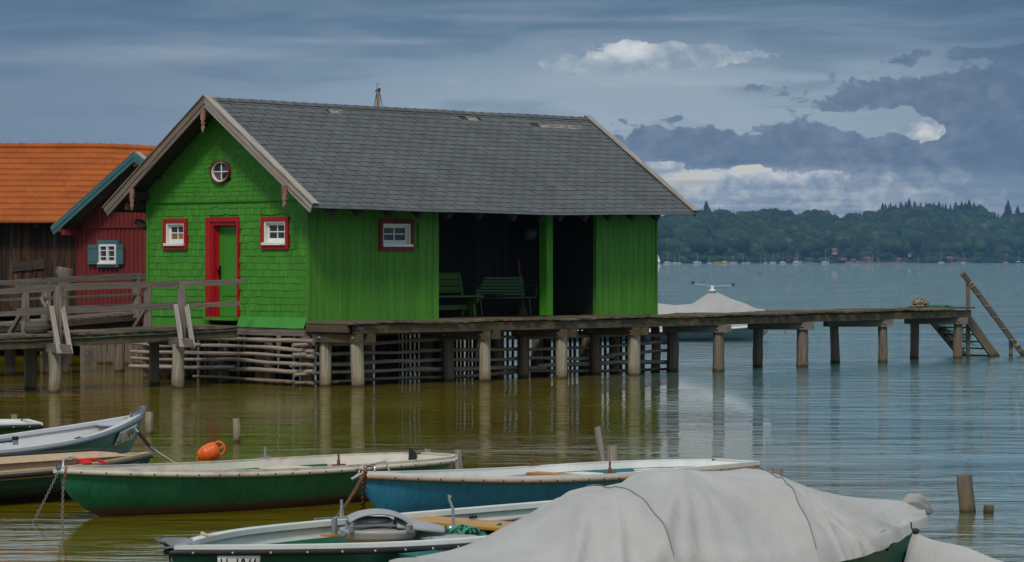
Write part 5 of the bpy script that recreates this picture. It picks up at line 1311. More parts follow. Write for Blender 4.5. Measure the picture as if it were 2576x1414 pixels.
q=MB();q.grid(lambda u,v:V(lerp(.1,.80,u)*hc.L,lerp(-.1,.50,v)*(1-.45*u),.12+.05*(v>.75)),20,6);q.box((2.8,-.05,.09),(.06,.5,.2));q.box((2.2,.22,.15),(1.0,.4,.06));q.build('bench_seat',m_cb,bC,bevel=.01)
q=MB()
for s in(-1,1):q.grid(lambda u,v:hc.pt(lerp(.0,.95,u),lerp(.84,.97,v),s)+V(0,s*.02,0),30,2)
q.build('beige_band',m_cb,bC)
# orange buoy
c=onz(512,1166)+V(0,.8,0);by=empty('mooring_buoy',c);tag(by,'orange barrel shaped mooring buoy tilted in the water beyond the green boat','buoy')
sc_=c.y/F;R=Matrix.Rotation(math.radians(66),3,'Y');pr_=[(.02,-.20),(.08,-.19),(.10,-.15),(.128,-.08),(.131,-.075),(.138,-.03),(.134,-.025),(.14,.02),(.14,.06),(.136,.065),(.13,.1),(.12,.14),(.09,.165),(.02,.175)]
kk=.74
q=MB();q.lathe([(r*kk*1.08,z*kk) for r,z in pr_],28,V(-.015,0,.085),M=R);q.build('float_body',M['orange'],by)
q=MB();q.tube([R@V(x_,0,z_)+V(0,0,.085) for x_,z_ in((-.08,.09),(-.085,.15),(-.05,.185),(0,.195),(.05,.18),(.08,.14),(.08,.08))],.013,8);q.tube([R@V(0,0,.1)+V(0,0,.085),R@V(0,0,.19)+V(0,0,.085)],.01,8);q.build('handle',M['orange'],by)
q=MB();q.tube([V(-.11,0,.02),V(-.15,0,.04),V(-.165,0,.02),V(-.16,0,-.05)],.012,8);q.build('eye',M['orange'],by)
# ---------------------------------------------------------------- big covered boat
hg=Hull([3.02,21.75,.56,4.1,1.8,.66,.5,.5],[(0,.34),(.25,.46),(.5,.5),(.75,.36),(.92,.115),(1,.012)],.5,.1,.12)
m_gh2=paint('sea_green_gelcoat',(.02,.15,.115),.35,.12,(.02,.06,.04),.3,1.6)
gR=empty('covered_boat',hg.o,hg.ang);tag(gR,'boat under a large pale grey canvas cover with hoops, bottom right foreground','covered boat')
q=MB();KS=[0,.03,.08,.15,.25,.35,.45,.55,.65,.75,.85,.95,1];ks=[(-1,k) for k in KS[::-1]]+[(1,k) for k in KS[1:]];n=len(ks)
vs=[hg.pt(t,k,s) for t in TS for s,k in ks];fs=[(i*n+j,i*n+j+1,(i+1)*n+j+1,(i+1)*n+j) for i in range(len(TS)-1) for j in range(n-1)]+[tuple(range(n))[::-1]]
q.add(vs,fs,[(v.x,v.z) for v in vs],True);q.build('hull',m_gh2,gR)
# cover: stations along the axis with ridge heights read from the silhouette
SIL=[(1040,1404),(1110,1402),(1180,1392),(1240,1371),(1300,1341),(1340,1312),(1390,1281),(1440,1247),(1485,1232),(1530,1228),(1570,1215),(1620,1198),(1665,1180),(1710,1177),(1760,1182),(1830,1180),(1885,1177),(1925,1186),(1975,1203),(2050,1228),(2120,1243),(2200,1254),(2262,1258),(2310,1264)]
def ax(t): p=hg.o+Vector((math.cos(hg.ang),math.sin(hg.ang),0))*hg.L*t;return p
RID=[]
for px,py in SIL:
    k=(px-CX)/F;d=Vector((math.cos(hg.ang),math.sin(hg.ang)));q0=hg.o;s=(k*q0.y-q0.x)/(d.x-k*d.y);Y=q0.y+d.y*s
    RID.append((s/hg.L,EYE-(py-HY)/F*Y))
RID.sort()
def ridge(t):
    if t<=RID[0][0]:return lerp(RID[0][1]-.0,.5,min(1,(RID[0][0]-t)/.1))
    for (a,b_),(c_,d) in zip(RID[:-1],RID[1:]):
        if a<=t<=c_:return lerp(b_,d,(t-a)/(c_-a))
    return RID[-1][1]
hoops=[[r for r in RID][9][0],[r for r in RID][16][0],RID[13][0]]
def seam_t(i): return hoops[i]
def cov(u,v,off=0.0):
    t=lerp(-.02,1.0,u);w=lerp(-1,1,v)   # w -1 near .. 1 far
    tt=min(.999,max(0,t));hbm=hg.hb(tt)+.07;zg_=hg.zs_(tt)-.05
    zr_=max(ridge(t)-.012,zg_+.02)
    d0=min(abs(t-hoops[0]),abs(t-hoops[1]));rounded=math.exp(-(d0/.045)**2)
    p=lerp(1.55,2.35,rounded)
    if t<hoops[0]:p=lerp(2.2,p,.5)
    a=abs(w);z=zg_+(zr_-zg_)*(1-a**p)
    y=-1*hbm*w*(1) 
    # w=-1 is near side => y towards camera
    side=near_s
    # drape over the gunwale
    skirt=max(0,(a-.93)/.07);z-=.05*skirt*(1+.45*mnoise.noise((t*26,w,3)));y*=(1+.01*skirt)
    x=hg.L*t
    if u<.004:z-=.28;x-=.02
    # folds
    pk=hoops[2];dx=(t-pk)*hg.L
    f=0
    if w>-.3:
        g=(1-w)/2
        # fan folds spreading down from the peak towards both hoops
        for ang,am,wd in((-.42,.030,.05),(-.30,.024,.035),(-.18,.018,.04),(-.05,.012,.05),(.33,.018,.05),(.5,.02,.05),(.66,.014,.04)):
            cx_=ang*2.0*a;f+=am*math.exp(-((dx-cx_)/(wd+.06*a))**2)*min(1,a*2.2)*(1-a)**.3*1.3
        # folds beside the bow panel, running diagonally
        dx2=(t-hoops[1])*hg.L
        for cx0,sl__,am,wd in((.16,.30,.016,.03),(.26,.42,.020,.035),(.40,.60,.016,.04),(.60,.85,.014,.05),(.05,.14,.014,.03)):
            f+=am*math.exp(-((dx2-cx0*.4-sl__*a)/wd)**2)*min(1,a*1.8)
        dx0=(t-hoops[0])*hg.L
        for cx0,sl__,am in((-.25,-.45,.022),(-.5,-.8,.024),(-.85,-1.1,.022),(-.1,-.2,.014)):
            f+=am*math.exp(-((dx0-cx0-sl__*(1-a)*-.6)/.07)**2)*min(1,a*2)
    f+=.010*mnoise.noise((t*6,w*3,1))+.0012*mnoise.noise((t*30,w*9,4))
    if a<.06:f*=.3
    f*=2.1;f+=.0035*abs(mnoise.noise((t*16+w*3,w*4-t*5,6)));z+=f*(.8 if a<.95 else .3);y+=side*f*.9*a
    # seam piping at the hoops
    for hp in hoops[:2]:
        q_=(t-hp)*hg.L+ (.10*a*a);z+=.010*math.exp(-(q_/.018)**2)
    return V(x,y if side<0 else y,z+off)
near_s=-1
q=MB();q.grid(lambda u,v:cov(u,1-v),300,110)
m_cov,t,b=newmat('pale_grey_canvas');O=t.coord('Object');n=t.noise(O,1.7,6,.6);c=t.mix(t.rng(n,.3,.7),(.37,.365,.345),(.455,.45,.43))
st_=t.noise(t.map(O,(2,1.2,1)),2.2,6,.7,.6);c=t.mix(t.rng(st_,.58,.72,0,.4),c,(.27,.2,.13));c=t.mix(t.rng(t.noise(O,160,2),.35,.65,0,.18),c,(.3,.3,.28))
t.put(b.inputs['Base Color'],c);b.inputs['Roughness'].default_value=.85;b.inputs['Specular IOR Level'].default_value=.25;b.inputs['Sheen Weight'].default_value=.1
bm_=t.m('ADD',t.noise(O,260,2),t.m('MULTIPLY',t.noise(t.map(O,(4,1.5,2)),2.2,5,.6,.8),6));t.put(b.inputs['Normal'],t.bump(bm_,.35,.010))
cv=q.build('canvas_cover',m_cov,gR)
M['seam']=paint('dark_seam_thread',(.16,.155,.14),.8,.1)
q=MB()
for hp in hoops[:2]+[hoops[1]+.035*0-.0]:
    pts=[cov(min(1,(hp-(.10*w**2)/hg.L+.02)/1.02+0.0),(1-w)/2 if False else (1-(-w+1)/2),.004) for w in [i/60 for i in range(0,59)]]
q=MB()
for hp,cv_ in((hoops[0],.10),(hoops[1],.10)):
    for sgn in(-1,1):
        pts=[]
        for i in range(58):
            a=i/60;t_=hp-cv_*a*a/hg.L*1.0;u=(t_+.02)/1.02;pts.append(cov(u,(sgn*a+1)/2,.006))
        q.tube(pts,.0035,4)
    q.build('seam',M['seam'],cv);q=MB()
# hood over the bow fitting
q=MB();cb=V(hg.L-.04,0,.675)
def hood(u,v):
    a=2*math.pi*u;r=[.015,.05,.085,.08,.06,.01][min(5,int(v*5.001))];x=lerp(-.15,.16,v);
    nz=1+.9*mnoise.noise((math.cos(a)*2.2,math.sin(a)*2.2,v*6))
    return cb+V(x,r*math.cos(a)*nz*.8,r*math.sin(a)*nz+.02*math.sin(v*3)-.06*max(0,v-.5)*2+.02)
q.grid(hood,20,5);q.build('bow_hood',paint('grey_hood_canvas',(.27,.27,.25),.85,.12,(.14,.14,.12),.4,6,.3),cv,sub=1)
q=MB();q.tube([V(hg.L-.15,-.05,.40),V(hg.L-.2,-.07,.33),V(hg.L-.24,-.08,.26)],.011,6);q.build('bow_strap',M['rubber'],gR)
q=MB();t_=.88;q.tube([hg.pt(t_,.8,-1)+V(0,-.03,.02),hg.pt(t_-.02,.75,-1)+V(0,-.03,0)],.01,5);q.build('cover_hook',M['rubber'],gR)
# second cover poking in at the lower right corner
hp=at(2298,1350,20.6);hN=Hull([hp.x,hp.y,2.38,4.2,1.25,hp.z,.30,.30],TR,.4,.1,.12)
nR=empty('covered_boat',hN.o,hN.ang);tag(nR,'tip of a second canvas covered boat cut off by the bottom right corner','covered boat')
q=MB();vs=[V(v.x-.05,v.y*.5,v.z-.1) for v in [hN.pt(t,k,s) for t in TS for s,k in ks]];q.add(vs,fs,[(v.x,v.z) for v in vs],True);q.build('hull',m_gh2,nR)
def cov2(u,v):
    t=lerp(0,1,u);w=lerp(-1,1,v);a=abs(w);hb__=hN.hb(min(t,.999))+.10+.05*(1-t);zg_=hN.zs_(t)-.30;zr_=max(.3,hN.zb+.03-(1-t)*hN.L*.2)
    return V(hN.L*t+.03*a*(t>.9),-hb__*w,zg_+(zr_-zg_)*(1-a**1.25)+.02*mnoise.noise((t*14,w*2,8))+.02*math.exp(-((w-.25-.3*(1-t))/.08)**2))
q=MB();q.grid(cov2,70,36);q.build('canvas_cover',m_cov,nR,solid=.006)
q=MB();q.tube([V(hN.L-.02,0,hN.zb+.02),V(hN.L+.01,.01,hN.zb+.06),V(hN.L+.02,0,hN.zb+.10)],.006,6);q.lathe([(.012,0),(.03,.02),(.012,.04)],8,(hN.L-.02,0,hN.zb+.02));q.build('eyelet',M['rubber'],nR)
# ---------------------------------------------------------------- covered sailing boat beyond the pier
Ys=93.0
def loc(px,py,Y=Ys): return at(px,py,Y)
so_=loc(1792,HY);so_.z=0;sb_=empty('covered_sailboat',so_);tag(sb_,'low white sailing boat under a pale tent canvas moored beyond the pier','sailing boat')
rel_=lambda v:v-so_
wl=lambda px:0
hs=Hull([0,0,0,7.2,2.2,.48,.30,.34],TR,.55,.4,.15)
hs.o=V(0,0,0)
tipx=loc(1938,HY).x-so_.x
m_sh=paint('blue_grey_hull',(.2,.25,.3),.35,.1);m_sw=paint('white_topside',(.7,.7,.68),.4,.06)
q=MB();vs=[hs.pt(t,k,s)+V(tipx-7.2,0,0) for t in TS for s,k in ks];q.add(vs,fs,[(v.x,v.z) for v in vs],True);hu=q.build('hull',m_sh,sb_)
q=MB()
for s in(-1,1):q.tube([hs.pt(t,1,s)+V(tipx-7.2,0,0) for t in TS],.035,6)
q.tube([hs.pt(0,1,-1)+V(tipx-7.2,0,0),hs.pt(0,1,1)+V(tipx-7.2,0,0)],.035,6);q.grid(lambda u,v:hs.pt(u,1,lerp(-1,1,v))*1+V(tipx-7.2,0,.01) if True else 0,30,2);q.build('gunwale',m_sw,sb_)
RS_=[(1500,770),(1600,768),(1645,762),(1700,768),(1740,765),(1775,742),(1792,731),(1810,738),(1840,752),(1860,759),(1875,764),(1900,776),(1938,780)]
def cov3(u,v):
    px=lerp(1500,1925,u);py=None
    for (a,b_),(c_,d) in zip(RS_[:-1],RS_[1:]):
        if a<=px<=c_:py=lerp(b_,d,(px-a)/(c_-a))
    x=(px-CX)/F*Ys-so_.x;zr_=EYE-(py-HY)/F*Ys;t=min(.99,max(0,(x-(tipx-7.2))/7.2));w=lerp(-1,1,v);a=abs(w);zg_=hs.zs_(t)-.02
    pk=math.exp(-((px-1792)/55)**2);p=lerp(1.4,.95,pk)
    zz=zg_+(zr_-zg_)*(1-a**p);zz+=.02*math.sin(px*.16+a*5)*a*(1-a)*2
    return V(x,-(hs.hb(t)*.98)*w,zz)
q=MB();q.grid(cov3,110,24);q.build('canvas_tent',paint('white_tent_canvas',(.36,.36,.345),.85,.07,(.3,.28,.25),.25,2),sb_,solid=.01)
q=MB();zt=EYE-(731-HY)/F*Ys;q.tube([V(0,0,0.2),V(0,0,EYE-(718-HY)/F*Ys)],.055,8);q.lathe([(.12,0),(.13,.03),(.05,.06)],10,(0,0,zt-.02));q.build('mast_stub',m_sw,sb_)
q=MB();zz=lambda y:EYE-(y-HY)/F*Ys;X_=lambda px:(px-1792)/F*Ys
q.tube([V(X_(1746),0,zz(714)),V(X_(1770),0,zz(717)),V(0,0,zz(719.5)),V(X_(1840),0,zz(719))],.012,5);va=q.build('wind_vane_arm',M['alu'],sb_)
for px,py in((1743,711.5),(1844,716)):
    q=MB();q.prism([V(X_(px-4),-.04,zz(py+3.5)),V(X_(px+3),-.04,zz(py+3.5)),V(X_(px+5),-.04,zz(py-3.5)),V(X_(px-3.5),-.04,zz(py-3))],(0,.08,0));q.build('vane_flag',paint('navy_vane',(.015,.05,.10),.6,.1),va)
q=MB();q.tube([loc(1925,778)-so_,loc(1960,795)-so_+V(0,0,0),loc(1972,825)-so_,loc(1977,832)-so_+V(0,0,-.1)],.02,5);q.build('mooring_rope',wood('brown_rope',(.12,.08,.05),(.25,.17,.1)),sb_)
# ---------------------------------------------------------------- sailing boat hidden behind the boathouse, masthead showing
Ym=80.0;mo=at(951,HY,Ym);mo.z=0;mb_=empty('moored_sailboat',mo);tag(mb_,'top of a brown wooden mast with pennant and stays rising behind the boathouse roof','sailing boat')
hm=Hull([0,0,0,6.5,2.1,.7,.55,.6],TR,.6,.3,.2);q=MB();vs=[hm.pt(t,k,s)+V(-3.6,0,0) for t in TS for s,k in ks];q.add(vs,fs,None,True);q.build('hull',m_sw,mb_)
q=MB();q.grid(lambda u,v:hm.pt(u,1,lerp(-1,1,v))+V(-3.6,0,0),30,2);q.build('deck',m_orange,mb_)
zM=lambda y:EYE-(y-HY)/F*Ym;xM=lambda px:(px-951)/F*Ym
q=MB();q.tube([V(0,0,.3),V(0,0,zM(300)),V(0,0,zM(228))],[.06,.048,.04],10);ms=q.build('mast',wood('varnished_mast_wood',(.18,.11,.04),(.36,.24,.09),isl=.05),mb_)
q=MB()
for px in(936,939.5,943,958,961,966):
    q.tube([V(xM(948 if px<951 else 955),0,zM(230)),V(xM(948 if px<951 else 955)+(xM(px)-xM(950))*9,0.2,.6)],.004,4)
q.build('stay',M['iron'],mb_)
q=MB();q.box((xM(949),0,zM(229)),(.10,.06,.05));q.lathe([(.03,0),(.045,.05),(.05,.09),(.03,.1)],8,(xM(953.5),0,zM(231)));q.tube([V(xM(948),0,zM(229)),V(xM(948),0,zM(210))],.006,4);q.build('masthead_fitting',paint('navy_fitting',(.015,.04,.12),.4,.1),ms)
q=MB();q.prism([V(xM(948),0,zM(210)),V(xM(957),0,zM(210.5)),V(xM(956),0,zM(213)),V(xM(949.5),0,zM(211.5)),V(xM(949.5),0,zM(216)),V(xM(948),0,zM(216))],(0,.01,0));q.build('pennant',paint('orange_pennant',(.6,.2,.08),.7,.1),ms)
# bird over the water
c=at(1911,689,150);q=MB();q.lathe([(.01,-.14),(.05,-.06),(.055,.02),(.02,.12)],8,M=Matrix.Rotation(math.pi/2,3,'Y'))
for s in(-1,1):q.add([V(-.05,s*.03,.02),V(.05,s*.03,.02),V(.02,s*.2,.1),V(-.06,s*.38,.12+.05*s)],[(0,1,2,3)])
q.v=[v*.55 for v in q.v];single(q,'bird',paint('dark_feathers',(.03,.03,.035),.8,.2),c,'tiny dark bird flying low over the open lake','bird',rz=1.0,solid=.008)
# ---------------------------------------------------------------- far shore
def shoreY(px): return lerp(3300,4300,max(-.6,min(1.8,(px-1640)/940)))
SK=[(-2200,60),(-300,66),(600,70),(1100,80),(1400,92),(1640,104),(1700,111),(1755,117),(1800,118),(1900,116),(2000,112),(2110,108),(2160,113),(2215,126),(2300,130),(2400,127),(2440,128),(2480,113),(2530,116),(2570,122),(2700,118),(3200,108),(4500,80)]
def skyh(px):
    for (a,b_),(c_,d) in zip(SK[:-1],SK[1:]):
        if a<=px<=c_:return lerp(b_,d,(px-a)/(c_-a))
    return 60
def hillp(px,f): # f 0 shore .. 1 ridge: world point
    Y=shoreY(px)+f*900;h=(skyh(px)-22)/F*(shoreY(px)+900)
    z=2+max(0,(f-.02))**.95*h+14*mnoise.noise((px*.012,f*3,1))*f
    return V((px-CX)/F*Y,Y,z)
q=MB()
def hf_(u,v):
    px=lerp(-2200,4500,u)
    if v>.8:
        p_=hillp(px,1);return p_+V(0,(v-.8)*5*1500,-(v-.8)*5*60)
    p_=hillp(px,v/.8)
    if v==0:p_.z=-1.0
    return p_
q.grid(hf_,150,12)
o=q.build('hills',paint('forest_floor',(.02,.035,.018),.95,.3,scale=.01));tag(o,kind='structure')
q=MB();q.grid(lambda u,v:(lambda p_:V(p_.x*1.0,p_.y-lerp(26,0,v)+6*mnoise.noise((p_.x*.02,0,0)),lerp(-.5,1.6,v)+.3*mnoise.noise((p_.x*.05,3,v))))(hillp(lerp(-2200,4500,u),0)),300,3)
o=q.build('shore',paint('reedy_shore',(.10,.085,.05),.95,.4,(.03,.05,.015),.8,.02));tag(o,kind='structure')
# crown templates
def crown_template(seed,conifer=False):
    r=random.Random(seed)
    if conifer:
        q=MB();H_=1.0;L_=9
        for i in range(L_):
            z=.16+.80*i/L_;R_=.22*(1-i/L_)**.85+.02;n=9;vs=[(0,0,z+.15)]
            for k in range(n*2):
                a=math.pi*k/n+r.random()*.2;rr_=R_*(r.uniform(.75,1.15) if k%2==0 else .45);vs.append((math.cos(a)*rr_,math.sin(a)*rr_,z-(.05 if k%2==0 else .0)-r.random()*.02))
            q.add(vs,[(0,1+k,1+(k+1)%(2*n)) for k in range(2*n)])
        return q
    bm=bmesh.new()
    # several overlapping lumps, each covered with leaf-clump facets
    q=MB()
    for j in range(7):
        a=r.uniform(0,6.28);rad=0 if j==0 else r.uniform(.2,.34);c_=V(math.cos(a)*rad,math.sin(a)*rad,.5+(.18 if j==0 else r.uniform(-.22,.24)));s_=r.uniform(.2,.3) if j else .34
        b2=bmesh.new();bmesh.ops.create_icosphere(b2,subdivisions=2,radius=1)
        vs=[]
        for v in b2.verts:
            n_=mnoise.noise(v.co*2.3+V(seed,j,0));m_=mnoise.noise(v.co*6+V(seed,j,5));vs.append(c_+V(v.co.x,v.co.y,v.co.z*.85)*s_*(1+.35*n_+.35*m_))
        b2.verts.index_update();q.add(vs,[[v.index for v in f.verts] for f in b2.faces]);b2.free()
    bm.free();return q
TC=[crown_template(s) for s in range(5)];TN=[crown_template(50+s,True) for s in range(3)]
def arr(q): 
    v=np.array([x[:] for x in q.v],dtype=np.float32);f=[tuple(x)[:3] for x in q.f];return v,np.array(f,dtype=np.int32)
TCa=[arr(q) for q in TC];TNa=[arr(q) for q in TN]
def forest(name,items,mat,label,cat):
    vv=[];ff=[];o=0
    for tmpl,p_,w,h,rot in items:
        v,f=tmpl;c_,s_=math.cos(rot),math.sin(rot);x=(v[:,0]*c_-v[:,1]*s_)*w+p_.x;y=(v[:,0]*s_+v[:,1]*c_)*w+p_.y;z=v[:,2]*h+p_.z
        vv.append(np.stack([x,y,z],1));ff.append(f+o);o+=len(v)
    vv=np.concatenate(vv).astype(np.float32);ff=np.concatenate(ff).astype(np.int32)
    me=bpy.data.meshes.new(name);me.vertices.add(len(vv));me.vertices.foreach_set('co',vv.ravel());me.loops.add(ff.size);me.loops.foreach_set('vertex_index',ff.ravel());me.polygons.add(len(ff));me.polygons.foreach_set('loop_start',np.arange(0,ff.size,3,dtype=np.int32));me.polygons.foreach_set('loop_total',np.full(len(ff),3,dtype=np.int32));me.update(calc_edges=True)
    me.materials.append(mat);ob=bpy.data.objects.new(name,me);COL.objects.link(ob);tag(ob,label,cat,kind='stuff');return ob
def leafmat(name,a,b_,c3):
    m,t,b=newmat(name);P=t.pos();n=t.noise(P,.022,3,.6);c=t.mix(t.rng(n,.35,.65),a,b_);c=t.mix(t.rng(t.noise(P,.045,2,.5),.6,.68,0,.8),c,c3)
    h=t.n('ShaderNodeHueSaturation');t.L.new(c,h.inputs['Color']);t.put(h.inputs['Value'],t.rng(t.island(),0,1,.55,1.75));t.put(h.inputs['Hue'],t.rng(t.island(),0,1,.47,.52));c=h.outputs[0]
    c=t.mix(t.rng(t.noise(P,.5,3,.7),.4,.62,.0,.5),c,(.008,.016,.008))
    t.put(b.inputs['Base Color'],c);b.inputs['Roughness'].default_value=.9;b.inputs['Specular IOR Level'].default_value=.1;t.put(b.inputs['Normal'],t.bump(t.noise(P,.8,3,.7),1,1.5));return m
ml=leafmat('broadleaf_foliage',(.012,.034,.016),(.034,.066,.026),(.10,.10,.045));mc=leafmat('conifer_foliage',(.010,.024,.017),(.02,.038,.024),(.03,.05,.025))
# tall spruces one can tell apart on the ridge
q=MB();q.lathe([(.02,0),(.012,.6),(.004,1)],6)
SPR=[(1764,524,.9),(1777,505,1.3),(1787,524,1.0),(1796,530,.8),(1860,532,.8),(1873,534,.8),(2221,509,1),(2228,511,.9),(2240,508,.9),(2253,513,1.1),(2266,506,1),(2279,506,.8),(2287,498,1),(2301,505,1),(2316,508,.8),(2330,509,1),(2336,510,1),(2349,508,1),(2362,506,1.1),(2371,512,.9),(2379,511,.9),(2391,514,.9),(2404,506,1.1),(2419,505,1),(2428,507,1),(2438,502,1.3),(2452,513,1.2),(2536,503,1.3),(2560,517,1.2)]
tr0=None
for k,(px,yt,ws) in enumerate(SPR):
    Y=shoreY(px)+880;zt=EYE-(yt-HY)/F*Y;h=30+4*ws;base=V((px-CX)/F*Y,Y,zt-h)
    if tr0 is None:
        tr0=empty('spruce_tree',base);TN[0].build('crown',mc,tr0);q.build('trunk',M['logdark'],tr0);t_=tr0
    else:t_=copy_tree(tr0)
    t_.location=base;t_.scale=(44*ws,44*ws,h);t_.rotation_euler=(0,0,k*1.3)
    lab='tall dark spruce standing out on the wooded ridge of the far shore'
    if px<1900:lab='spruce in the small left group rising above the far ridge near the boathouse roof'
    elif px>2500:lab='big spruce rising at the far right end of the distant ridge'
    tag(t_,lab,'tree','spruces on the right part of the far ridge' if px>2500 else ('spruces in the left ridge group' if px<1900 else 'spruces on the far ridge'))
# far houses
m_hw=paint('pale_house_wall',(.45,.43,.38),.8,.1);m_hr=paint('red_tile_far',(.17,.06,.05),.8,.2);m_hb=paint('brown_house_wood',(.09,.06,.045),.8,.2);m_ht=paint('teal_house_wall',(.06,.2,.22),.8,.1);m_hk=paint('dark_roof_far',(.06,.06,.065),.8,.1)
ZONES=[(2190,2265,0)]
def house(px,yb,w,h,wall,roof,label,up=0,dpt=9,rh=.5,gable=False):
    ZONES.append((px-w*.6-4,px+w*.6+4,up))
    Y=shoreY(px)+(3 if up==0 else up);k=Y/F;W_=w*k*.85;H_=h*k*.85;zb=max(0.4,EYE-(yb-HY)*k);c=V((px-CX)*k,Y,zb)
    r=empty('far_house',c);tag(r,label,'house','houses on the far shore')
    q=MB();hh=H_*(1-rh);q.box((0,dpt/2,hh/2),(W_,dpt,hh));
    if gable:q.prism([(-W_/2,0,hh),(W_/2,0,hh),(0,0,H_)],(0,dpt,0))
    else:q.prism([(-W_/2,0,hh),(-W_/2,dpt,hh),(-W_/2,dpt/2,H_)],(W_,0,0))
    q.build('wall',wall,r);q=MB()
    if gable:
        for s_ in(-1,1):q.beam((0,dpt/2,H_+.15),(s_*W_*.58,dpt/2,hh-.2),dpt+1,.3,(0,0,1))
    else:
        for s_ in(-1,1):q.beam((0,dpt/2,H_+.15),(0,dpt/2+s_*dpt*.6,hh-.2),W_+1.2,.3,(0,0,1))
    q.build('roof',roof,r);q=MB()
    nwin=max(2,int(W_/3))
    for i in range(nwin):q.box((-W_/2+W_*(i+.5)/nwin,-.04,hh*.5),(W_/nwin*.4,.1,hh*.35))
    q.build('windows',M['pane'],r)
    q=MB()
    for s_ in(-1,1):q.box((s_*W_*.4,dpt*.3,-.8),(.4,.4,1.8))
    if up==0:q.build('stilt',m_hb,r)
house(1695,658,8,6,m_hb,m_hk,'small brown hut on the far shore, left of the pink walled one');house(1991,659,15,10,m_hb,m_hk,'brown far hut with dark roof left of the teal one',0)
house(2002,657,14,11,paint('pink_wall',(.35,.14,.1),.8),m_hk,'pinkish house with dark roof left of the teal far house',6);house(2035,658,20,11,m_ht,m_hk,'teal far boathouse with grey roof on the opposite shore',0,gable=False)
house(2017,660,11,6,m_hb,m_hk,'low dark boathouse right beside the teal far house');house(2121,659,20,11,m_hb,m_hr,'brown far boathouse with red roof, first right of the teal one');house(2147,659,14,9,m_hb,m_hr,'middle low brown far boathouse with red roof');house(2166,659,10,9,m_hb,m_hk,'small gabled brown far boathouse between two red roofs',0,gable=True)
house(2182,658,20,14,m_hb,m_hr,'tallest red roofed far boathouse, beside the moored white yacht');house(2390,660,16,17,m_hb,m_hr,'narrow red roofed far boathouse standing on stilts, left of the pair of gables')
house(2413,660,14,17,m_hb,m_hr,'far boathouse on stilts with red roof, left of two joined gables',0,gable=True);house(2428,660,14,17,m_hb,m_hr,'rightmost far boathouse on stilts with red roof',0,gable=True)
house(2100,640,14,18,m_hw,m_hr,'white villa with red roof among trees on the far slope',40);house(2139,640,16,20,m_hw,m_hr,'reddish villa partly hidden by trees above the far beach',60);house(2137,629,10,14,m_hw,m_hr,'highest white villa with red roof between trees on the far slope',140)
house(2157,650,14,10,m_hw,m_hk,'white flat house right of the reddish villa near the beach',15);house(2174,658,16,12,m_hb,m_hk,'dark gabled boathouse at the end of the pale beach',3,gable=True);house(2288,646,9,14,m_hw,m_hr,'tiny white tower like house with red roof among the far trees',30);house(2261,659,12,12,m_hw,m_hr,'white and red house at the right end of the long far jetty',8)
house(2260,606,8,8,m_hw,m_hr,'white house with pink roof high on the wooded far hill',380);house(2349,607,7,7,m_hw,m_hr,'red roof high among the trees right of the ridge gap',380);house(2352,626,10,8,m_hw,m_hr,'white and red house in a clearing halfway up the far hill',160)
house(2262,627,10,9,m_hr,m_hr,'reddish house halfway up the far slope in the trees',200)
items=[];cone=[];R2=random.Random(5)
def inview(px): return 1560<px<2800
for i in range(5200):
    px=R2.uniform(1500,2900) if i<4200 else R2.uniform(-2200,4500)
    f=R2.random()**.85
    p_=hillp(px,f)
    if any(a_<px<b_ and u_-110<f*900<u_+16 for a_,b_,u_ in ZONES):continue
    s_=R2.uniform(19,36)*(1-.25*f);h=s_*R2.uniform(.95,1.35)
    if f<.04:s_*=.6;h=s_*.8
    if f>.45 and R2.random()<.35*f: cone.append((R2.choice(TNa),p_-V(0,0,2),s_*.85,R2.uniform(20,31),R2.random()*6))
    else: items.append((R2.choice(TCa),p_-V(0,0,h*.2),s_,h,R2.random()*6))
for i in range(1500): # low willows and reeds along the shore
    px=R2.uniform(1500,2900)
    if any(a_<px<b_ and u_<40 for a_,b_,u_ in ZONES):continue
    p_=hillp(px,0);s_=R2.uniform(5,14);items.append((R2.choice(TCa),V(p_.x,p_.y-R2.uniform(-8,14),0-s_*.25),s_*1.5,s_*R2.uniform(.6,1.0),R2.random()*6))
forest('broadleaf_forest',items,ml,'broadleaf forest covering the hillside on the far shore of the lake','forest')
forest('conifer_forest',cone,mc,'dark conifers scattered among the trees on the upper slope of the far hill','forest')
# beach and jetty
q=MB();a=at(2130,HY,shoreY(2130)-14);b_=at(2200,HY,shoreY(2200)-14);q.add([V(a.x,a.y,.1),V(b_.x,b_.y,.1),V(b_.x,b_.y+18,1.9),V(a.x,a.y+18,1.9)],[(0,1,2,3)]);o=q.build('beach',paint('pale_gravel',(.42,.34,.28),.9,.1),None,solid=.3);tag(o,kind='structure')
jt=empty('far_jetty',at(2225,HY,shoreY(2240)-35));tag(jt,'long grey jetty with many posts on the far shore','jetty');J0=jt.location.copy();J0.z=0;jt.location=J0
kJ=J0.y/F;W_=(2265-2190)*kJ;q=MB();q.box((W_*.5-10,0,3.6),(W_,3,.35));q.box((W_*.5-10,0,5.2),(W_,.3,.2));q.build('deck',m_hk,jt);q=MB()
for i in range(34):q.box((-10+W_*i/33,0,1.4),(.5,.5,8.2 if i%3==0 else 4.6))
q.build('posts',M['wood'],jt)
for px,hh in((2186,11),(2188,9),(2195,12),(2209,9)):
    q=MB();Y=shoreY(px)-40;q.tube([V(-.8,0,-1),V(0,0,hh)],.55,6);q.tube([V(.9,0,-1),V(0,0,hh)],.55,6);single(q,'mooring_pile',M['wood'],V((px-CX)/F*Y,Y,0),'leaning pair of tall piles at the near end of the long far jetty','mooring pile','tall piles at the far jetty')
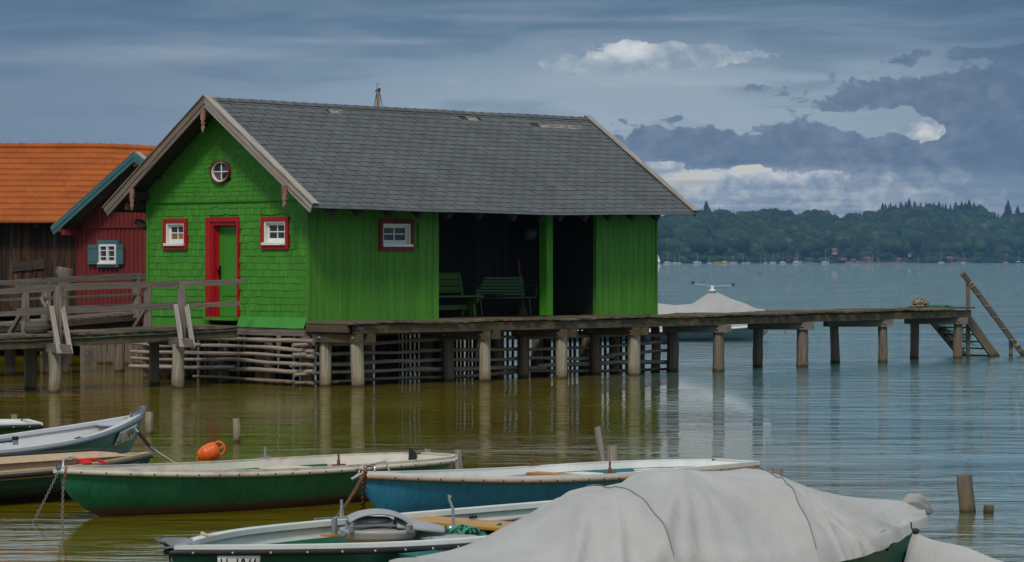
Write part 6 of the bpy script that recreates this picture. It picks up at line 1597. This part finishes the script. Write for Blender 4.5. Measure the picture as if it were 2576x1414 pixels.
# far boats at their moorings: px, mast top y, hull half width px, hull colour, kind
m_w=paint('white_hull_far',(.55,.56,.57),.4,.05);m_y=paint('yellow_hull_far',(.62,.36,.02),.4,.05);m_n=paint('navy_hull_far',(.015,.05,.13),.4,.05);m_g=paint('grey_cover_far',(.35,.38,.42),.7,.05);m_o=paint('salmon_cover_far',(.5,.22,.14),.7,.05);m_bl=paint('blue_cover_far',(.03,.10,.28),.7,.05)
FB_=[(1651,634,11,'w','sail','sailing boat with its white sail up, at the far left edge of the open lake'),(1697,634,16,'w','g','moored yacht with grey cover, second from the left on the far shore'),(1724,641,12,'w',None,'white moored yacht with short mast beside a taller one'),(1742,636,14,'w',None,'white moored yacht with the taller mast, overlapping another'),(1816,634,17,'w','g','white hulled yacht with two masts and grey cover'),(1865,641,11,'w','b','small yacht under a blue cover left of the yellow boats'),(1893,650,16,'y','n','yellow boat without tall mast, the left yellow one'),(1927,638,17,'y','w2','yellow hulled yacht, the right yellow one'),(1962,632,17,'w','b','yacht with long blue cover right of the yellow boats'),(1999,642,9,'w','b','small yacht beside the white motorboat'),(2013,650,11,'w','n','white motorboat with dark windows on the far shore'),(2072-3,632,11,'n',None,'dark blue yacht in front of the teal far house'),(2092,636,9,'w',None,'small white yacht right of the teal far house'),(2118-3,630,14,'w',None,'white yacht with tall mast left of the first red roof'),(2147+6,634,14,'w','w2','white yacht in front of the low red roofed boathouse'),(2202-20,630,17,'w','g','white yacht with slanting rigging in front of the tallest red roof'),(2076,627,0,'w',None,'')]
R3=random.Random(3);ci={'w':m_w,'y':m_y,'n':m_n,'g':m_g,'b':m_bl,'w2':m_w,'o':m_o}
# positions re-read from the photograph (2576 grid)
FB_=[(1652,634,10,'w','sail','sailing boat with its white sail up, beside the boathouse corner'),(1672+5,634,15,'w','g','moored yacht with grey cover, leftmost bare mast on the far shore'),(1694+10,640,16,'w',None,'white yacht whose shorter mast stands just right of the grey covered one'),(1712+0,637,8,'w',None,'white boat with the taller of two neighbouring masts'),(1752,635,16,'w','g','white yacht with grey cover and two slanting masts'),(1785+2,640,11,'w','b','small yacht under a blue cover left of the yellow boats'),(1813,648,15,'y','n','left one of the two yellow hulled boats'),(1841,638,15,'y','w2','right one of the two yellow hulled boats'),(1873,635,15,'w','b','yacht with long blue cover right of the yellow boats'),(1905,640,10,'w','b','small yacht leaning mast beside the white motorboat'),(1921,651,8,'w','n','white motorboat with dark windows on the far shore'),(1962,641,10,'n',None,'dark blue boat in front of the teal far house'),(1984,634,10,'w',None,'small white yacht right of the teal far house'),(2004,632,13,'w',None,'white yacht with tall mast left of the first red roof'),(2032,634,12,'w','w2','white yacht in front of the low red roofed boathouse'),(2078-3,630,16,'w','g','white yacht with slanting rigging in front of the tallest red roof')]
def farx(zx,r): return ((2600+zx*750/2576) if r==0 else (3350+zx*746/2576))/1.59006
XS=[farx(v,0) for v in(100,240,340,400,650,820,920,1030,1145,1280,1345,1520,1585,1685,1825,2020)]
HW=[11,16,12,10,17,11,16,16,16,9,11,10,9,14,14,18];TOPS=[(860+v)/1 for v in XS]
MT=[865,865,892,872,860,890,985,873,856,888,970,880,855,842,857,850]
def fy(zy): return (760+zy*.2912)/1.59006
L_=[]
for i,b_ in enumerate(FB_):L_.append((XS[i],fy(MT[i]),HW[i]*.98*1.0,b_[3],b_[4],b_[5]))
L_+= [(farx(2410,0),fy(810),16,'w','g','lone white yacht with tall mast before the pale beach'),(farx(1115,1),fy(870),12,'n','b','blue covered boat with bare mast right of the long jetty'),(farx(1430,1),fy(830),13,'w',None,'white yacht with slanting mast in front of the stilt boathouses'),(farx(1735,1),fy(845),10,'w','g','white yacht right of the two red gabled stilt boathouses'),(farx(2325,1),fy(865),11,'o','o','low salmon coloured boat near the right edge of the far shore'),(farx(2505,1),fy(840),14,'n','w2','navy yacht with strongly leaning mast at the right edge')]
for px,yt,hw,hc_,cv_,lab in L_:
    Y=shoreY(px)-60;k=Y/F;w_=hw*k*2*.62;c=V((px-CX)*k,Y,0);r=empty('moored_yacht',c);tag(r,lab,'sailing boat','boats moored along the far shore');r.rotation_euler=(0,0,0)
    h=Hull([0,0,0,w_,w_*.3,w_*.21,w_*.16,w_*.17],TR,w_*.08,.2,.3);q=MB();T3=[i/10 for i in range(11)];n=len(ks);vs=[h.pt(t,kk_,s)+V(-w_/2,0,0) for t in T3 for s,kk_ in ks];q.add(vs,[(i*n+j,i*n+j+1,(i+1)*n+j+1,(i+1)*n+j) for i in range(10) for j in range(n-1)]+[tuple(range(n))[::-1]],None,True);q.grid(lambda u,v:h.pt(u,1,lerp(-1,1,v))+V(-w_/2,0,0),10,2);q.build('hull',ci[hc_],r)
    if cv_=='sail':
        q=MB();zt=EYE-(yt-HY)*k;q.prism([V(-1.2,0,1.6),V(3.6,0,1.6),V(.2,0,zt)],(0,.08,0));q.build('sail',paint('white_sail',(.85,.85,.83),.8,.03),r);q=MB();q.prism([V(-1.4,.3,1.6),V(-3.6,.3,1.3),V(-.1,.3,zt*.8)],(0,.08,0));q.build('jib',m_w,r);continue
    q=MB();hd_=w_*.165
    if cv_:q.grid(lambda u,v:V(lerp(-.42,.3,u)*w_,lerp(-1,1,v)*w_*.13,hd_+w_*.09*(1-abs(lerp(-1,1,v))**1.5)*math.sin(math.pi*min(.95,u+.05))),8,6);q.build('boat_cover',ci[cv_],r)
    else:q.prism([V(-w_*.2,-w_*.09,hd_),V(w_*.15,-w_*.09,hd_),V(w_*.08,-w_*.09,hd_+w_*.05),V(-w_*.16,-w_*.09,hd_+w_*.05)],(0,w_*.18,0));q.build('cabin',m_w,r)
    if yt<652:
        zt=EYE-(yt-HY)*k;ln=R3.uniform(-.4,.9);q=MB();q.tube([V(0,0,.5),V(ln,0,zt)],.11,5);q.build('mast',m_w,r);q=MB();q.tube([V(ln,0,zt),V(w_*.45,0,hd_)],.05,3);q.tube([V(ln,0,zt),V(-w_*.45,0,hd_)],.05,3);q.build('stay',M['iron'],r)
# haze
m=bpy.data.materials.new('lake_haze');m.use_nodes=True;t=NT(m.node_tree);t.N.remove(t.N['Principled BSDF']);pv=t.n('ShaderNodeVolumePrincipled');pv.inputs['Color'].default_value=(.26,.52,.85,1);pv.inputs['Density'].default_value=HAZE;pv.inputs['Anisotropy'].default_value=0.2
t.L.new(pv.outputs[0],t.N['Material Output'].inputs['Volume'])
bpy_h=MB();x0,x1,y0,y1,z0,z1=-7100,7100,-160,9100,-3,240
bpy_h.add([(x0,y0,z0),(x1,y0,z0),(x1,y1,z0),(x0,y1,z0),(x0,y0,z1),(x1,y0,z1),(x1,y1,z1),(x0,y1,z1)],[(3,2,1,0),(4,5,6,7),(0,1,5,4),(1,2,6,5),(2,3,7,6),(3,0,4,7)])
if HAZE>0:
    o=bpy_h.build('haze',m);tag(o,kind='stuff')
print('OBJECTS',len(bpy.data.objects))
